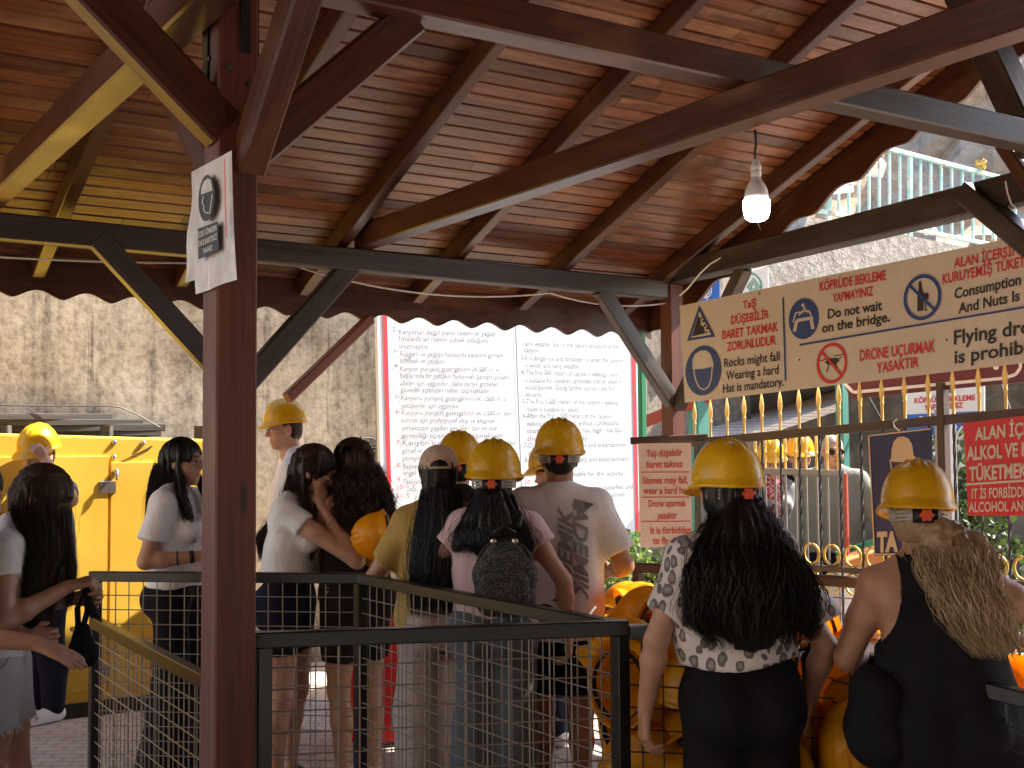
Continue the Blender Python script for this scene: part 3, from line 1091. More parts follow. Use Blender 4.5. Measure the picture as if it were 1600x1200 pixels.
# ------------------------------------------------------------------ concrete wall behind
def rough_wall(name, o, eu, ev, nu, nv, amp, scale, mat, nrm, seed=0, smooth=True):
    from mathutils import noise as nz
    o, eu, ev, nrm = (np.asarray(x, float) for x in (o, eu, ev, nrm))
    V = []
    for j in range(nv + 1):
        for i in range(nu + 1):
            p = o + eu * i / nu + ev * j / nv
            q = Vector(p * scale) + Vector((seed, seed * 2.1, 0))
            h = nz.fractal(q, 0.9, 2.1, 5)
            V.append(p + nrm * amp * h)
    mb = MB()
    mb.add(V, [(j * (nu + 1) + i, j * (nu + 1) + i + 1, (j + 1) * (nu + 1) + i + 1, (j + 1) * (nu + 1) + i) for j in range(nv) for i in range(nu)])
    return mb.build(name, mat, None, smooth)


o = rough_wall('concrete_wall', W(-3, 10.3, -.25), AX * 12.6, ZX * 5.2, 90, 40, .035, 1.1, M['concrete'], -BX)
tag(o, 'tall streaked concrete wall behind the generator and the rules board', 'wall')
sd = o.modifiers.new('thickness', 'SOLIDIFY'); sd.thickness = 0.4; sd.offset = -1 if False else 1

# the rock face to the right, bending round
from mathutils import noise as nz
V = []
NU, NV = 110, 60
path = [(5, 17.5), (12, 17), (18, 16), (23, 13), (26, 8), (27, 0)]
pp = np.array([W(a, d) for a, d in path])
tt = np.linspace(0, len(path) - 1, NU + 1)
for j in range(NV + 1):
    for i in range(NU + 1):
        k = min(int(tt[i]), len(path) - 2)
        p = pp[k] * (1 - (tt[i] - k)) + pp[k + 1] * (tt[i] - k) + ZX * (-0.4 + 16.0 * j / NV)
        nrm = np.array([-0.35, -0.93, 0])
        h = nz.fractal(Vector(p * 0.33), 0.85, 2.1, 7) * 1.3 + nz.fractal(Vector(p * 1.3), 0.9, 2.1, 4) * .25
        V.append(p + nrm * h + np.array([.25, .6, 0]) * (j / NV) * 15)
mb = MB()
mb.add(V, [(j * (NU + 1) + i, j * (NU + 1) + i + 1, (j + 1) * (NU + 1) + i + 1, (j + 1) * (NU + 1) + i) for j in range(NV) for i in range(NU)])
tag(mb.build('rock_cliff', M['rock'], None, False), kind='structure')

# unseen canyon side added behind the camera to block skylight
V = []
NU, NV = 60, 24
path = [(-16, 9), (-14, 1), (-8, -4), (0, -4.6), (9, -5), (18, -6)]
pp = np.array([W(a, d) for a, d in path])
tt = np.linspace(0, len(path) - 1, NU + 1)
for j in range(NV + 1):
    for i in range(NU + 1):
        k = min(int(tt[i]), len(path) - 2)
        p = pp[k] * (1 - (tt[i] - k)) + pp[k + 1] * (tt[i] - k) + ZX * (-0.4 + 15.0 * j / NV)
        V.append(p + np.array([.3, .9, 0]) * nz.fractal(Vector(p * 0.33), 0.85, 2.1, 6) * 1.2)
mb = MB()
mb.add(V, [(j * (NU + 1) + i, (j + 1) * (NU + 1) + i, (j + 1) * (NU + 1) + i + 1, j * (NU + 1) + i + 1) for j in range(NV) for i in range(NU)])
tag(mb.build('rock_cliff', M['rock'], None, False), kind='structure')

# ------------------------------------------------------------------ yellow generator
GD = 8.05
gen = empty('generator', tuple(W(1.2, GD, -.2)), 0, 'big yellow enclosed generator on a dark base beside the concrete wall', 'generator')
GL = gen.location
ga0, ga1 = -1.2, 3.0


def gz(a): return 1.755 - 0.025 * (a - 1.4)


mb = MB(GL)
for d0, d1 in ((GD, GD + 1.25),):
    V = [W(ga0, d0, .05), W(ga1, d0, .05), W(ga1, d0, gz(ga1)), W(ga0, d0, gz(ga0) + .02), W(ga0, d1, .05), W(ga1, d1, .05), W(ga1, d1, gz(ga1)), W(ga0, d1, gz(ga0) + .02)]
    mb.add(V, [(0, 1, 2, 3), (5, 4, 7, 6), (1, 5, 6, 2), (4, 0, 3, 7), (3, 2, 6, 7), (0, 4, 5, 1)])
body = mb.build('body', M['gen'], gen)
bv = body.modifiers.new('soft edges', 'BEVEL'); bv.width = .015; bv.segments = 2
pg = Plane(BX, GD, 0.0)


def gp(x, y): return AD(at_pl(x, y, BX, GD))


mb = MB(GL)
# door panels standing a little proud of the body, a gap between them
for (xa, ya), (xb, yb) in (((-200, 716), (168.5, 722.5)), ((173, 722.5), (330, 724))):
    a, b = gp(xa, ya), gp(xb, yb)
    z1 = a[2]
    mb.box(W((a[0] + b[0]) / 2, GD - .008, (z1 + .12) / 2), AX * (b[0] - a[0]) / 2, BX * .008, ZX * (z1 - .12) / 2, 0, .004)
mb.build('door_panel', M['gen'], gen)
mb = MB(GL)
a = gp(187, 723); b = gp(240, 697); c2 = gp(330, 700)
mb.beam(at_pl(187, 723, BX, GD - .004), at_pl(238, 697, BX, GD - .004), .006, .008)
mb.build('panel_seam', M['seam'], gen)
for (x, yy) in ((179, 691), (178, 714), (224, 692)):
    mb = MB(GL)
    mb.lathe([(.016, 0), (.016, .006), (.013, .012), (.004, .016)], at_pl(x, yy, BX, GD), -BX, 14)
    mb.build('bolt', M['chrome'], gen, True)
p = at_pl(168, 761, BX, GD - .018)
mb = MB(GL)
mb.box(p, AX * .052, BX * .006, ZX * .038, 0, .004)
h_ = mb.build('lock_plate', M['chrome'], gen)
mb = MB(GL)
q = at_pl(181, 737, BX, GD - .016)
mb.tube([q, q - BX * .035, q - BX * .04 - ZX * .055 - AX * .006], [.012, .012, .007], 8)
mb.lathe([(.018, 0), (.02, .01), (.014, .02)], q, -BX, 14)
mb.build('handle', M['chrome'], gen, True)
for (x, yy, w, h) in ((161, 1048, .035, .035), (243, 1040, .028, .025)):
    mb = MB(GL)
    mb.box(at_pl(x, yy, BX, GD - .02), AX * w, BX * .005, ZX * h)
    mb.build('label_plate', M['grey_metal'], gen)
mb = MB(GL)
mb.plate([W(ga0, GD + .04, .05), W(2.42, GD + .04, .05), W(2.33, GD + .04, -.2), W(ga0, GD + .04, -.2)], -BX, 1.1)
mb.build('base', M['gen_base'], gen)

# old planks lying behind the generator
stack = [((-60, 652), (160, 652), .05), ((-60, 662), (210, 660), .05), ((-60, 671), (246, 668), .06), ((20, 676), (240, 677), .05)]
for i, (q0, q1, hh) in enumerate(stack):
    mb = MB()
    mb.beam(at_pl(*q0, BX, 9.6 + .05 * i), at_pl(*q1, BX, 9.8), .35, hh)
    tag(mb.build('old_plank', M['wood_grey']), ['topmost grey old plank of the pile behind the generator', 'second grey old plank from the top of the pile behind the generator',
        'long thick grey plank near the bottom of the pile behind the generator', 'lowest grey plank resting just above the generator roof'][i], 'plank', 'planks piled behind the generator')
mb = MB()
mb.tube([at_pl(x, y, BX, 9.5) for x, y in ((-20, 633), (60, 634), (120, 634), (170, 634), (190, 637), (215, 648), (250, 668))], .006, 5)
tag(mb.build('black_cable', M['cord']), 'thin black cable hanging across the concrete wall above the planks', 'cable')
mb = MB()
for a in np.linspace(1.0, 3.2, 4):
    mb.beam(W(a, 9.5, -.2), W(a, 9.5, 1.84), .08, .08, (0, 1, 0))
tag(mb.build('plank_trestle', M['wood_grey']), 'grey timber trestle carrying the planks behind the generator', 'trestle')
# torn wire mesh against the wall
mb = MB()
g0, g1, g2, g3 = ((546, 590), (592, 598), (594, 702), (566, 695))
for i in range(9):
    t = i / 8
    mb.tube([at_pl(g0[0] * (1 - t) + g1[0] * t, g0[1] * (1 - t) + g1[1] * t, BX, 10.15), at_pl(g3[0] * (1 - t) + g2[0] * t, g3[1] * (1 - t) + g2[1] * t, BX, 10.0)], .005, 4)
for i in range(13):
    t = i / 12
    mb.tube([at_pl(g0[0] * (1 - t) + g3[0] * t, g0[1] * (1 - t) + g3[1] * t, BX, 10.14), at_pl(g1[0] * (1 - t) + g2[0] * t, g1[1] * (1 - t) + g2[1] * t, BX, 10.12 - .1 * t)], .005, 4)
tag(mb.build('wire_mesh', M['dark_bar']), 'torn rusty wire mesh leaning on the concrete wall left of the rules board', 'wire mesh')
mb = MB()
for k in range(14):
    x0, y0 = RNG.uniform(495, 600), RNG.uniform(682, 705)
    mb.tube([at_pl(x0 + RNG.uniform(-6, 6) * i + i * 6, y0 + RNG.uniform(-7, 7), BX, 9.9) for i in range(6)], .006, 4)
tag(mb.build('bent_wires', M['cord']), 'tangle of bent rusty wires at the foot of the wire mesh', 'wires')

# ------------------------------------------------------------------ mesh railing of the queue
def mesh_panel(mb, p00, p10, p11, p01, du, dv, r=.0026):
    """wire grid on a quad; 0-1 along the rail (bottom edge), p01/p11 the top"""
    p00, p10, p11, p01 = (np.asarray(x, float) for x in (p00, p10, p11, p01))
    nu = max(1, int(round(np.linalg.norm(p10 - p00) / du)))
    nv = max(1, int(round(np.linalg.norm(p01 - p00) / dv)))
    for i in range(1, nu):
        t = i / nu + RNG.uniform(-.04, .04) / nu
        mb.tube([p00 * (1 - t) + p10 * t, p01 * (1 - t) + p11 * t], r, 5, 0, False)
    nn = (p10 - p00) / np.linalg.norm(p10 - p00)
    off = np.cross(nn, ZX) * r * 1.8
    for j in range(1, nv):
        t = j / nv
        mb.tube([p00 * (1 - t) + p01 * t + off, p10 * (1 - t) + p11 * t + off], r, 5, 0, False)


HR = 1.076
NL, NR = at_h(410, 987, 1.10), at_h(968, 969, 1.10)
FR, FL = at_h(563, 895, 1.10), at_h(150, 892, 1.10)
for P in (NL, NR, FR, FL): P[2] = HR
rail = empty('mesh_railing', (NL[0], NL[1], 0), 0, 'black steel railing with square wire mesh fencing the queue behind the near post', 'railing')
RL = rail.location
S = .048


def rbar(name, p0, p1, w=S, h=S, mat='black_metal'):
    mb = MB(RL)
    mb.beam(p0, p1, w, h, ZX if abs((p1 - p0)[2]) < .5 * np.linalg.norm(p1 - p0) else BX, .004)
    mb.build(name, M[mat], rail)


def g0(P, z=0.0): return np.array([P[0], P[1], z])


dirn = lambda p, q: (q - p) / np.linalg.norm(q - p)
rbar('top_rail', NL - dirn(NL, NR) * S / 2, NR + dirn(NL, NR) * S / 2)
rbar('top_rail', FR - dirn(FR, NR) * 0, NR - dirn(FR, NR) * S * .75, .046, .044)
rbar('top_rail', FL - dirn(FL, FR) * S / 2, FR + dirn(FL, FR) * S / 2, .046, .046)
Flo, Nlo = FL.copy(), NL.copy()
Flo[2], Nlo[2] = .865, .865
rbar('side_rail', Flo + dirn(Flo, Nlo) * S * .6, Nlo - dirn(Flo, Nlo) * S * .6, .045, .05)
for P in (NL, NR, FL, FR): rbar('corner_post', g0(P, 0), g0(P, HR - S / 2))
MIDB = (FR + NR) / 2
for (p, q, zt) in ((NL, NR, HR), (FR, NR, HR), (FL, FR, HR), (Flo, Nlo, .865)):
    mb = MB(RL)
    d = dirn(p, q)
    a, b = p + d * S * .6, q - d * S * .6
    mesh_panel(mb, g0(a, .08), g0(b, .08), g0(b, zt - .02), g0(a, zt - .02), .066, .066)
    mb.build('wire_mesh', M['wire'], rail)
    rbar('bottom_rail', g0(a, .08), g0(b, .08), .03, .03)

# railing of the hat bin
B0, B1, B2, B3 = NR.copy(), at_h(1049, 983, 1.02), at_h(1300, 1018, .985), at_h(1720, 1120, .93)
B0[2] = 1.06
bin_ = empty('hat_bin', (NR[0], NR[1], 0), 0, 'black mesh bin heaped with yellow hard hats on the right', 'bin')
R2a, R2b = at_h(978, 885, 1.07), at_h(1395, 914, 1.07)
R2c = R2b + (R2b - R2a) * .75
BL = bin_.location


def bbar(name, p0, p1, w=.045, h=.045, mat='black_metal'):
    mb = MB(BL)
    mb.beam(p0, p1, w, h, ZX if abs((p1 - p0)[2]) < .5 * np.linalg.norm(p1 - p0) else BX, .004)
    mb.build(name, M[mat], bin_)


bbar('top_rail', B0 + dirn(B0, B1) * .03, B1)
bbar('top_rail', B1, B2)
bbar('top_rail', B2, B3)
for P in (B2 + (B3 - B2) * .18, B3): bbar('bin_post', g0(P, 0), g0(P, P[2] - .023), .05, .05)
for p, q in ((B0, B2), (B2, B3)):
    mb = MB(BL)
    mesh_panel(mb, g0(p, .06), g0(q, .06), q - ZX * .02, p - ZX * .02, .068, .068)
    mb.build('wire_mesh', M['dark_bar'], bin_)
# rear railing, brown with mesh
rr = empty('rear_railing', (R2a[0], R2a[1], 0), 0, 'brown topped mesh railing behind the heap of hard hats', 'railing')
mb = MB(rr.location); mb.beam(R2a, R2c, .05, .045); mb.build('top_rail', M['brown_metal'], rr)
mb = MB(rr.location)
mesh_panel(mb, g0(R2a, .1), g0(R2c, .1), R2c, R2a, .07, .07, .0028)
mb.build('wire_mesh', M['wire'], rr)
for t in (0.03, .62, 1.0):
    P = R2a + (R2c - R2a) * t
    mb = MB(rr.location); mb.beam(g0(P), P - ZX * .02, .045, .045, BX); mb.build('rail_post', M['brown_metal'], rr)

# ------------------------------------------------------------------ gilded fence in the gable line
FA = 5.80
fence = empty('gilded_fence', tuple(W(FA, 5, 0)), 0, 'brown railed fence of twisted dark bars with gilded spear tips and rings', 'fence')
FLc = fence.location


def fz(x, y): return AD(at_pl(x, y, AX, FA))


t0, t1 = fz(1100, 690), fz(1600, 645)
sl = (t1[2] - t0[2]) / (t1[1] - t0[1])


def ftop(d): return t0[2] + (d - t0[1]) * sl


def fbar(name, p0, p1, w, h, mat):
    mb = MB(FLc); mb.beam(p0, p1, w, h, ZX, .003); return mb.build(name, M[mat], fence)


fbar('top_rail', W(FA, 6.85, ftop(6.85)), W(FA, 2.6, ftop(2.6)), .04, .055, 'brown_metal')
fbar('middle_rail', W(FA, 6.85, .86), W(FA, 2.6, .93), .04, .035, 'brown_metal')
fbar('bottom_rail', W(FA, 6.85, .12), W(FA, 2.6, .12), .04, .04, 'brown_metal')
for d in (4.45, 2.7):
    mb = MB(FLc); mb.beam(W(FA, d, 0), W(FA, d, 2.0), .06, .05, BX); mb.build('fence_post', M['brown_metal'], fence)
# one picket, then copies
mbp = MB()
n = 60
V, Fc = [], []
for i in range(n + 1):
    z = .14 + (1.70 - .14) * i / n
    tw = i * .42
    for q in range(4):
        a = tw + q * math.pi / 2
        V.append((.0095 * math.cos(a), .0095 * math.sin(a), z))
for i in range(n):
    for q in range(4):
        a, b = i * 4 + q, i * 4 + (q + 1) % 4
        Fc.append((a, b, b + 4, a + 4))
mbp.add(V, Fc)
pk = None
mbt = MB()
V, Fc = [], []
prof = [(.0, .010), (.11, .010), (.115, .013), (.125, .013), (.13, .009), (.145, .012), (.175, .021), (.20, .019), (.235, .010), (.28, .001)]
for z, r in prof:
    for q in range(8):
        a = q * math.pi / 4 + z * 9
        V.append((r * .55 * math.cos(a) if r > .0135 else r * math.cos(a), r * math.sin(a), z))
for i in range(len(prof) - 1):
    for q in range(8):
        a, b = i * 8 + q, i * 8 + (q + 1) % 8
        Fc.append((a, b, b + 8, a + 8))
mbt.add(V, Fc)
ds = np.arange(6.55, 2.7, -.167)
pick0 = mbp.build('picket', M['dark_bar'], fence)
tip0 = mbt.build('spear_tip', M['gold'], pick0, True)
for i, d in enumerate(ds):
    o = pick0 if i == 0 else copy_tree(pick0, fence)
    loc = W(FA, d, 0)
    o.location = Vector(loc) - FLc
    o.rotation_euler = (0, 0, PHI)
    zt = ftop(d)
    o.scale = (1, 1, 1)
    o.location.z = zt - 1.72
    for ch in o.children: ch.location = (0, 0, 1.735)
mbr = MB()
ang = np.linspace(0, 2 * math.pi, 29)
mbr.tube([(0, .062 * math.cos(t), .062 * math.sin(t)) for t in ang], .0085, 8, 0, False)
ring0 = mbr.build('gilded_ring', M['gold_circle'], fence, True)
k = 0
for d in ds + .083:
    zm = .86 + (6.85 - d) / 4.25 * .07
    for dz in (.085, -.085):
        o = ring0 if k == 0 else copy_tree(ring0, fence)
        o.location = Vector(W(FA - .0, d, zm + dz)) - FLc
        o.rotation_euler = (0, 0, PHI)
        k += 1

# inner gate of the far side, with its own spear tips
gate = empty('grey_gate', tuple(at_z(1250, 900, 8.9)), 0, 'grey barrier gate with gilded spear tips standing before the three visitors', 'gate')
Gp0, Gp1 = at_z(1172, 735, 9.0), at_z(1321, 740, 8.4)
mb = MB(gate.location); mb.beam(Gp0, Gp1, .03, .045); mb.build('top_rail', M['grey_metal'], gate)
mb = MB(gate.location); mb.beam(g0(Gp1, .05), Gp1, .026, .03, BX); mb.build('gate_post', M['red_paint'], gate)
mb = MB(gate.location); mb.beam(g0(Gp0, .12), g0(Gp1, .12), .03, .04); mb.build('bottom_rail', M['grey_metal'], gate)
pk0 = None
for t in np.linspace(.06, .93, 9):
    P = Gp0 * (1 - t) + Gp1 * t
    if pk0 is None:
        mb = MB(); mb.tube([(0, 0, -1.35), (0, 0, 0)], .009, 6)
        pk0 = mb.build('picket', M['grey_metal'], gate); o = pk0
        tp = tip0.copy(); COL.objects.link(tp); tp.parent = pk0
        tp.location = (0, 0, .02)
    else:
        o = copy_tree(pk0, gate)
    o.location = Vector(P) - gate.location
gr = empty('green_handrail', tuple(at_z(1340, 860, 8.6)), 0, 'green painted handrail in front of the grey sweatered man', 'handrail')
mb = MB(gr.location); mb.beam(at_z(1308, 868, 8.5), at_z(1372, 846, 8.5), .05, .055); mb.build('rail', M['green_post'], gr)
mb = MB(gr.location); mb.beam(g0(at_z(1368, 848, 8.5)), at_z(1368, 852, 8.5), .045, .045, BX); mb.build('rail_post', M['green_post'], gr)

# ------------------------------------------------------------------ smaller signs
# pale notice beside the fence
pw = Plane(FW * np.array([1, 1, 0]) / np.linalg.norm(FW[:2]), 8.3, .004)
wn = empty('rules_notice', tuple(pw.p(1040, 775)), 0, 'pale pink four part notice with orange red text hanging by the corner post', 'sign')
board('panel', pw, [(997, 693), (1080, 692), (1081, 852), (1001, 856)], .008, M['sign_pale'], wn)
mb = MB(wn.location)
for s, x0, y0, x1, y1 in (('Taş düşebilir', 1010, 714, 1066, 712), ('baret takınız', 1010, 731, 1067, 730), ('Stones may fall,', 1004, 756, 1075, 755), ('wear a hard hat', 1005, 772, 1075, 771),
                          ('Drone uçurmak', 1013, 792, 1072, 791), ('yasaktır', 1027, 811, 1058, 810), ('It is forbidden', 1016, 834, 1080, 833), ('to fly drone', 1020, 850, 1076, 849)):
    pw.text(mb, s, x0, y0, x1, y1, 10.5, .022, 0)
for y_ in (738, 777, 815): pw.bar(mb, 1002, y_, 1078, y_ - .5, 1.4, 0)
mb.build('lettering', M['ink_orange'], wn)
bar_ = empty('corner_rail', tuple(at_z(1040, 685, 8.4)), 0, 'short brown rail above the pale pink notice at the corner post', 'rail')
mb = MB(bar_.location); mb.beam(at_z(985, 689, 8.42), at_z(1105, 683, 8.42), .05, .05); mb.build('rail', M['brown_metal'], bar_)
mb = MB(bar_.location); mb.beam(g0(at_z(1096, 700, 8.42)), at_z(1096, 690, 8.42), .10, .06, BX); mb.build('rail_post', M['gen_base'], bar_)

# navy poster
pp_ = Plane(AX, 5.76, .004)
po = empty('navy_poster', tuple(pp_.p(1410, 770)), 0, 'navy poster with tan helmeted head hanging on the gilded fence', 'poster')
board('panel', pp_, [(1356, 679), (1456, 668), (1456, 868), (1366, 868)], .006, M['sign_navy'], po)
mb = MB(po.location)
for a, b in (((1358, 681), (1455, 670)), ((1358, 681), (1367, 866)), ((1367, 866), (1455, 866))): pp_.bar(mb, *a, *b, 2.2, 0)
pp_.poly(mb, [(1390, 720), (1393, 716), (1394, 702), (1397, 690), (1404, 683), (1412, 682), (1420, 685), (1426, 694), (1428, 711), (1432, 715), (1431, 719), (1422, 721), (1410, 722), (1400, 722)], 0)
for a, b in (((1392, 721), (1394, 735)), ((1394, 735), (1398, 748)), ((1429, 719), (1427, 728))): pp_.bar(mb, *a, *b, 2, 0)
pp_.text(mb, 'TA', 1371, 861, 1404, 860, 28, .06, 0)
mb.build('print', M['ink_tan'], po)
mb = MB(po.location); mb.tube([pp_.p(1404, 655, .01), pp_.p(1400, 660, .02), pp_.p(1402, 667, .02), pp_.p(1408, 673, .01)], .005, 6)
mb.build('hanging_tie', M['ink_white'], po)

# red sign
pr = Plane(AX, 5.755, .004)
rs = empty('red_sign', tuple(pr.p(1580, 730)), 0, 'bright red sign forbidding alcohol and nuts hung at the right edge', 'sign')
board('panel', pr, [(1505, 661), (1712, 636), (1712, 805), (1513, 806)], .006, M['sign_red'], rs)
mb = MB(rs.location)
for s, x0, y0, x1, y1, h, b in (('ALAN İÇERSİNDE', 1524, 688, 1680, 671, 19, .03), ('ALKOL VE KURUYEMİŞ', 1511, 719, 1705, 704, 20, .03), ('TÜKETMEK YASAKTIR', 1515, 751, 1700, 740, 21, .03),
                                ('IT İS FORBİDDEN TO CONSUME', 1519, 779, 1705, 772, 15, .02), ('ALCOHOL AND NUTS HERE', 1514, 800, 1690, 796, 15, .02)):
    pr.text(mb, s, x0, y0, x1, y1, h, b, 0)
pr.bar(mb, 1509, 757, 1712, 744, 3.4, 0)
mb.build('lettering', M['sign_cream'], rs)

# far blue and white sign beyond the fence
pf = Plane(AX, 8.2, .004)
fs = empty('far_sign', tuple(pf.p(1470, 690)), 0, 'white and blue bridge warning sign seen beyond the fence spear tips', 'sign')
board('panel', pf, [(1413, 612), (1538, 600), (1538, 650), (1538, 735), (1416, 742)], .01, M['sign_white'], fs)
mb = MB(fs.location)
pf.ell(mb, 1483, 606, 10, 8, 1)
pf.text(mb, 'KÖPRÜDE BEKLEME', 1429, 630, 1524, 625, 8, .03, 0)
pf.text(mb, 'YAPMAYINIZ', 1444, 641, 1505, 637, 8, .03, 0)
pf.poly(mb, [(1414, 648), (1538, 642), (1538, 676), (1415, 682)], 1)
pf.text(mb, 'Do not wait', 1437, 659, 1500, 655, 8, .03, 2, .003)
pf.poly(mb, [(1415, 690), (1538, 684), (1538, 735), (1416, 742)], 2, .001)
for i in range(8): pf.bar(mb, 1470 + 9 * i, 677, 1478 + 9 * i, 666, 3.5, 2, .003)
mb.build('lettering', [M['ink_red'], M['ink_lightblue'], M['ink_white']], fs)

# bits seen above the cream sign and left of the corner post
pz = Plane(AX, 7.6, .004)
ws = empty('tower_sign', tuple(pz.p(1103, 458)), 0, 'small blue sign with a white signal tower above the cream sign', 'sign')
board('panel', pz, [(1084, 447), (1124, 438), (1124, 475), (1084, 478)], .01, M['ink_lightblue'], ws)
mb = MB(ws.location)
for a, b in (((1094, 470), (1100, 452)), ((1106, 469), (1100, 452)), ((1096, 463), (1105, 463))): pz.bar(mb, *a, *b, 1.6, 0)
for r in (4, 7.5, 11):
    pz.ring(mb, 1102, 454, r, r * 1.1, 1.4, 0)
mb.build('print', M['ink_white'], ws)
gs = empty('green_emblem_sign', tuple(pz.p(1170, 445)), 0, 'white sign with green rings half hidden behind the gable brace', 'sign')
board('panel', pz, [(1143, 430), (1200, 418), (1200, 462), (1143, 468)], .01, M['sign_white'], gs)
mb = MB(gs.location)
pz.ring(mb, 1172, 448, 19, 22, 2, 0)
for k in range(3): pz.ring(mb, 1178, 448, 11 - 3 * k, 14 - 4 * k, 1.4, 0, .001, 4)
mb.build('print', M['ink_green'], gs)
pk_ = Plane(AX, 8.6, .004)
ks = empty('pink_sign', tuple(pk_.p(1035, 545)), 0, 'faded pink and white sign tilted behind the corner brace', 'sign')
board('panel', pk_, [(1004, 532), (1075, 506), (1075, 560), (1012, 585)], .01, M['sign_pink'], ks)
mb = MB(ks.location)
pk_.text(mb, 'DİKKAT', 1014, 553, 1058, 536, 13, .03, 1)
pk_.text(mb, 'CAUTION', 1018, 572, 1056, 557, 8, .03, 0)
mb.build('lettering', [M['ink_red'], M['ink_white']], ks)

# ------------------------------------------------------------------ things on the far right
# raised walkway with netted stone, its railing and the small sign
wk = BX
mb = MB()
mb.plate([at_pl(x, y, BX, 11.2) for x, y in ((1005, 505), (1130, 455), (1245, 388), (1262, 338), (1410, 366), (1640, 412), (1640, 600), (1310, 600), (1306, 640), (1160, 690), (1060, 640))], -BX, 1.2)
tag(mb.build('netted_embankment', M['net_slab']), 'pale stone embankment held by wire netting under the green railing', 'embankment')
rl_ = empty('green_railing', tuple(at_pl(1400, 350, BX, 11.9)), 0, 'rusty green railing on the walkway under the rock face', 'railing')
DR = 11.9


def gq(x, y, d=DR): return at_pl(x, y, BX, d)


def line(p, q, x): return p[1] + (q[1] - p[1]) * (x - p[0]) / (q[0] - p[0])


tl, tr_ = (1240, 194), (1700, 314)
bl, br = (1240, 322), (1700, 412)
mb = MB(rl_.location); mb.beam(gq(*tl), gq(*tr_), .06, .07); mb.build('top_rail', M['green_paint'], rl_)
mb = MB(rl_.location); mb.beam(gq(*bl), gq(*br), .05, .06); mb.build('bottom_rail', M['green_paint'], rl_)
x = 1248.0
i = 0
while x < 1680:
    yt, yb = line(tl, tr_, x), line(bl, br, x)
    big = i % 8 == 3
    mb = MB(rl_.location)
    mb.beam(gq(x, yb + (22 if big else 0)), gq(x, yt + 2), .075 if big else .035, .05 if big else .035, BX, .003)
    mb.build('rail_post' if big else 'baluster', M['green_paint'], rl_)
    x += 15.5 + (x - 1248) * .004
    i += 1
pe = Plane(BX, 11.8, .004)
es = empty('letter_sign', tuple(pe.p(1322, 280)), 0, 'small white sign with a letter e and pink arrow tied to the green railing', 'sign')
board('panel', pe, [(1296, 262), (1334, 256), (1334, 300), (1296, 304)], .01, M['sign_white'], es)
mb = MB(es.location)
pe.text(mb, 'e', 1323, 278, 1332, 277, 11, .04, 0)
pe.poly(mb, [(1311, 284), (1321, 288), (1312, 292)], 1)
pe.bar(mb, 1325, 288, 1332, 289, 1.4, 0)
mb.build('lettering', [M['ink_black'], M['ink_red']], es)
# yellow flower on the railing
mb = MB()
fcn = gq(1533, 257, 11.85)
for k in range(46):
    v = RNG.normal(size=3); v /= np.linalg.norm(v)
    p = fcn + v * RNG.uniform(.02, .1)
    s = np.cross(v, ZX); s /= np.linalg.norm(s); u = np.cross(s, v)
    mb.add([p - s * .02, p + u * .03, p + s * .02, p + v * .03 - u * .02], [(0, 1, 2, 3)])
mb.tube([fcn - ZX * .14, fcn], .008, 5)
tag(mb.build('yellow_flower', base_mat('yellow_petals', (.7, .5, .06), .6)), 'small yellow flower tied to the top of the green railing', 'flower')

# awning and dark recess under the walkway
mb = MB()
mb.plate([at_pl(1080, 706, BX, 9.0), at_pl(1310, 630, BX, 9.0), at_pl(1305, 596, BX, 11.0), at_pl(1085, 640, BX, 11.0)], ZX, .08)
tag(mb.build('ribbed_awning', M['awning']), 'pale ribbed awning sloping behind the fence spear tips', 'awning')
mb = MB()
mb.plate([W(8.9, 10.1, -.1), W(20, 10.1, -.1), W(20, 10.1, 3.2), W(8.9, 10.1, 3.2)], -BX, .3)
tag(mb.build('dark_wall', M['dark_wall']), 'weathered wall coloured dark for the shade in the recess under the walkway', 'wall')
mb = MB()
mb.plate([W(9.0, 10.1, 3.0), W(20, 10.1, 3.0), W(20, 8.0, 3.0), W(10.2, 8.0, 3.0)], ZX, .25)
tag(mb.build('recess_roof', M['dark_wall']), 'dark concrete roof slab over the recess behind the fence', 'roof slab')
for (x, y0, y1, z, w, mat, lab) in ((1317, 560, 1000, 9.6, .075, 'teal', 'teal painted steel column behind the gilded fence'), (1092, 560, 1000, 10.2, .13, 'teal', 'short teal column behind the corner post'),
                               (1004, 520, 1000, 9.4, .05, 'green_post', 'bright green post beside the rules board'), (1478, 640, 1100, 7.9, .10, 'grey_metal', 'pale grey pole behind the navy poster')):
    p = at_z(x, 700, z)
    mb = MB(); mb.beam((p[0], p[1], -.1), (p[0], p[1], at_z(x, y0, z)[2]), w, w, BX)
    tag(mb.build('steel_column', M[mat]), lab, 'column')
# sloping red and white barrier behind the corner post
mb = MB()
mb.beam(at_z(1000, 662, 10.2), at_z(1140, 606, 10.2), .05, .10)
tag(mb.build('red_beam', M['red_paint']), 'faded red slanting beam behind the corner post', 'beam')
# diagonal wires under the cliff
mb = MB()
for q, lab in ((((1535, 628), (1640, 570)), 'thin grey pole slanting up to the right in the dark recess at the right edge'), (((1560, 590), (1585, 660)), 'thin grey pole leaning steeply in the dark recess by the last spear tips'), (((1345, 600), (1385, 672)), 'thin grey pole leaning in the dark recess beside the teal column')):
    mb = MB()
    mb.tube([at_z(*q[0], 9.8), at_z(*q[1], 9.6)], .012, 5)
    tag(mb.build('thin_pole', M['wood_grey']), lab, 'pole')
